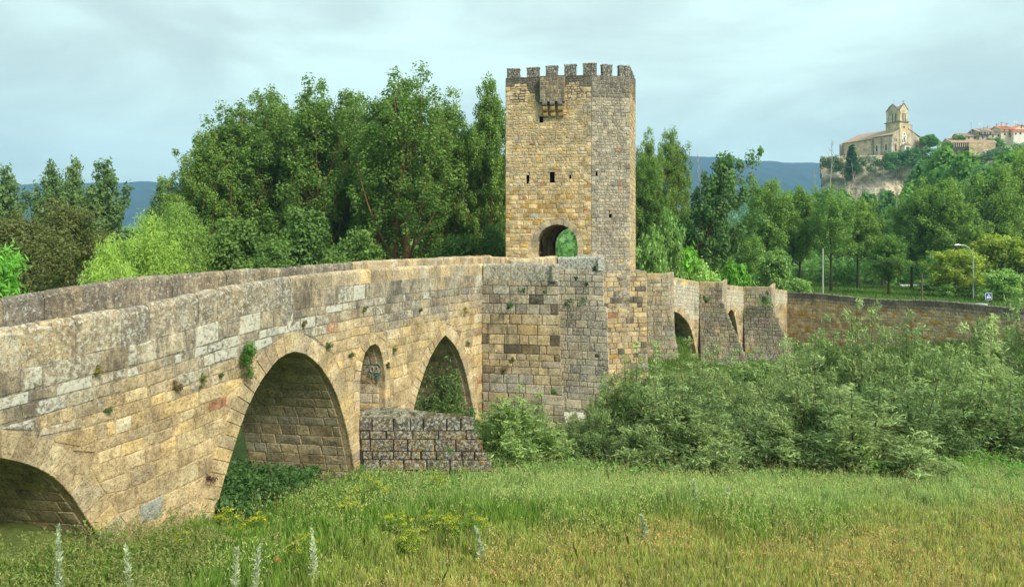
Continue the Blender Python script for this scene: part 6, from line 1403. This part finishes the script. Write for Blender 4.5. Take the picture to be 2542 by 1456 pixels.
for sy in (-1, 1):
    mb = MB(); mb.add([Mc(x, sy * (.79 if z < 1.2 else .70), z) for x, z in ((-1.5, 1.03), (-1.1, 1.36), (.4, 1.36), (1.0, 1.03))], [(0, 1, 2, 3)], (.02, .02, .03)); mb.build('side_window', M_GLASS, body)
mb = MB(); mb.add([Mc(1.12, -.66, 1.06), Mc(1.12, .66, 1.06), Mc(.5, .62, 1.42), Mc(.5, -.62, 1.42)], [(0, 1, 2, 3)], (.02, .02, .03)); mb.build('windscreen', M_GLASS, body)
for x in (-1.35, 1.35):
    for y in (-.78, .78): mb = MB(); mb.tube([Mc(x, y - .1, .32), Mc(x, y + .1, .32)], .32, 14, (.02, .02, .02)); mb.tube([Mc(x, y - .11, .32), Mc(x, y + .11, .32)], .19, 10, (.5, .5, .5)); mb.build('wheel', M_PAINT, car)
# white building behind the trees
wb = empty('white_shed', 'low white building glimpsed between the trunks behind the road', 'shed', (px(2322, 150), 150, 1)); mb = MB(); X = px(2322, 150)
mb.box((X - 5.5, 150, -1), (X + 3.5, 155, zat(722, 150)), (.75, .75, .74)); mb.build('wall', M_PLAS, wb); mb = MB(); z = zat(722, 150)
mb.add([(X - 6, 149.5, z), (X + 4, 149.5, z), (X + 4, 152.5, z + 1.2), (X - 6, 152.5, z + 1.2), (X + 4, 155.5, z), (X - 6, 155.5, z)], [(0, 1, 2, 3), (3, 2, 4, 5)], (.6, .62, .63)); mb.build('roof', M_PAINT, wb)
# graffiti inside the relief arch
gs = son(955)[0]; gw = lambda dp, z, o=.1: tuple(np.append((AN + DB * (gs - o)) + DV * dp, z)); mb = MB(); zc = zat(916, 35.3); TEAL = (.07, .17, .15)
def patch(cx, cz, rx, rz, c=TEAL, k=0): mb.add([gw(cx + rx * (1 + .3 * sin(5 * a + k)) * cos(a), cz + rz * (1 + .3 * cos(4 * a + k)) * sin(a), .1 + .001 * k) for a in np.linspace(0, 2 * pi, 17)[:-1]], [tuple(range(16))], c)
patch(.85, zc + .78, .28, .12); patch(.3, zc - .3, .08, .25, k=1); patch(1.15, zc + .32, .14, .05, k=2); patch(.35, zc + .22, .3, .04, k=3)
for a0, a1, r_ in ((.4, 2.6, .36), (3.4, 5.6, .36)): mb.tube([gw(.45 + r_ * cos(a), zc + r_ * .85 * sin(a), .12) for a in np.linspace(a0, a1, 9)], .025, 4, TEAL)
GWH = (.33, .33, .32); mb.tube([gw(.56 + .085 * cos(a), zc + .13 * sin(a), .125) for a in np.linspace(0, 2 * pi, 13)], .022, 4, GWH)
mb.tube([gw(.56 - .23 - x, zc + z, .125) for x, z in ((-.08, .07), (-.05, .12), (.03, .13), (.07, .06), (.0, -.04), (-.08, -.13), (.09, -.13))], .022, 4, GWH)
mb.tube([gw(1.25 + .2 * cos(a), zc - .1 + .26 * sin(a), .12) for a in np.linspace(-1.6, 1.8, 9)], .03, 4, (.05, .05, .045)); mb.build('graffiti', M_PAINT, relief)

# ---------------------------------------------------------------- haze
hb = MB(); hb.box((-4200, -60, -60), (4200, 4300, 560)); hm = bpy.data.materials.new('haze'); hm.use_nodes = True; t = hm.node_tree; t.nodes.clear()
o_ = N(t, 'ShaderNodeOutputMaterial'); v = N(t, 'ShaderNodeVolumePrincipled'); v.inputs['Density'].default_value = .00017; v.inputs['Color'].default_value = (.38, .64, .95, 1); v.inputs['Anisotropy'].default_value = .2
L(t, v.outputs[0], o_.inputs['Volume']); prop(hb.build('haze', hm), kind='stuff')
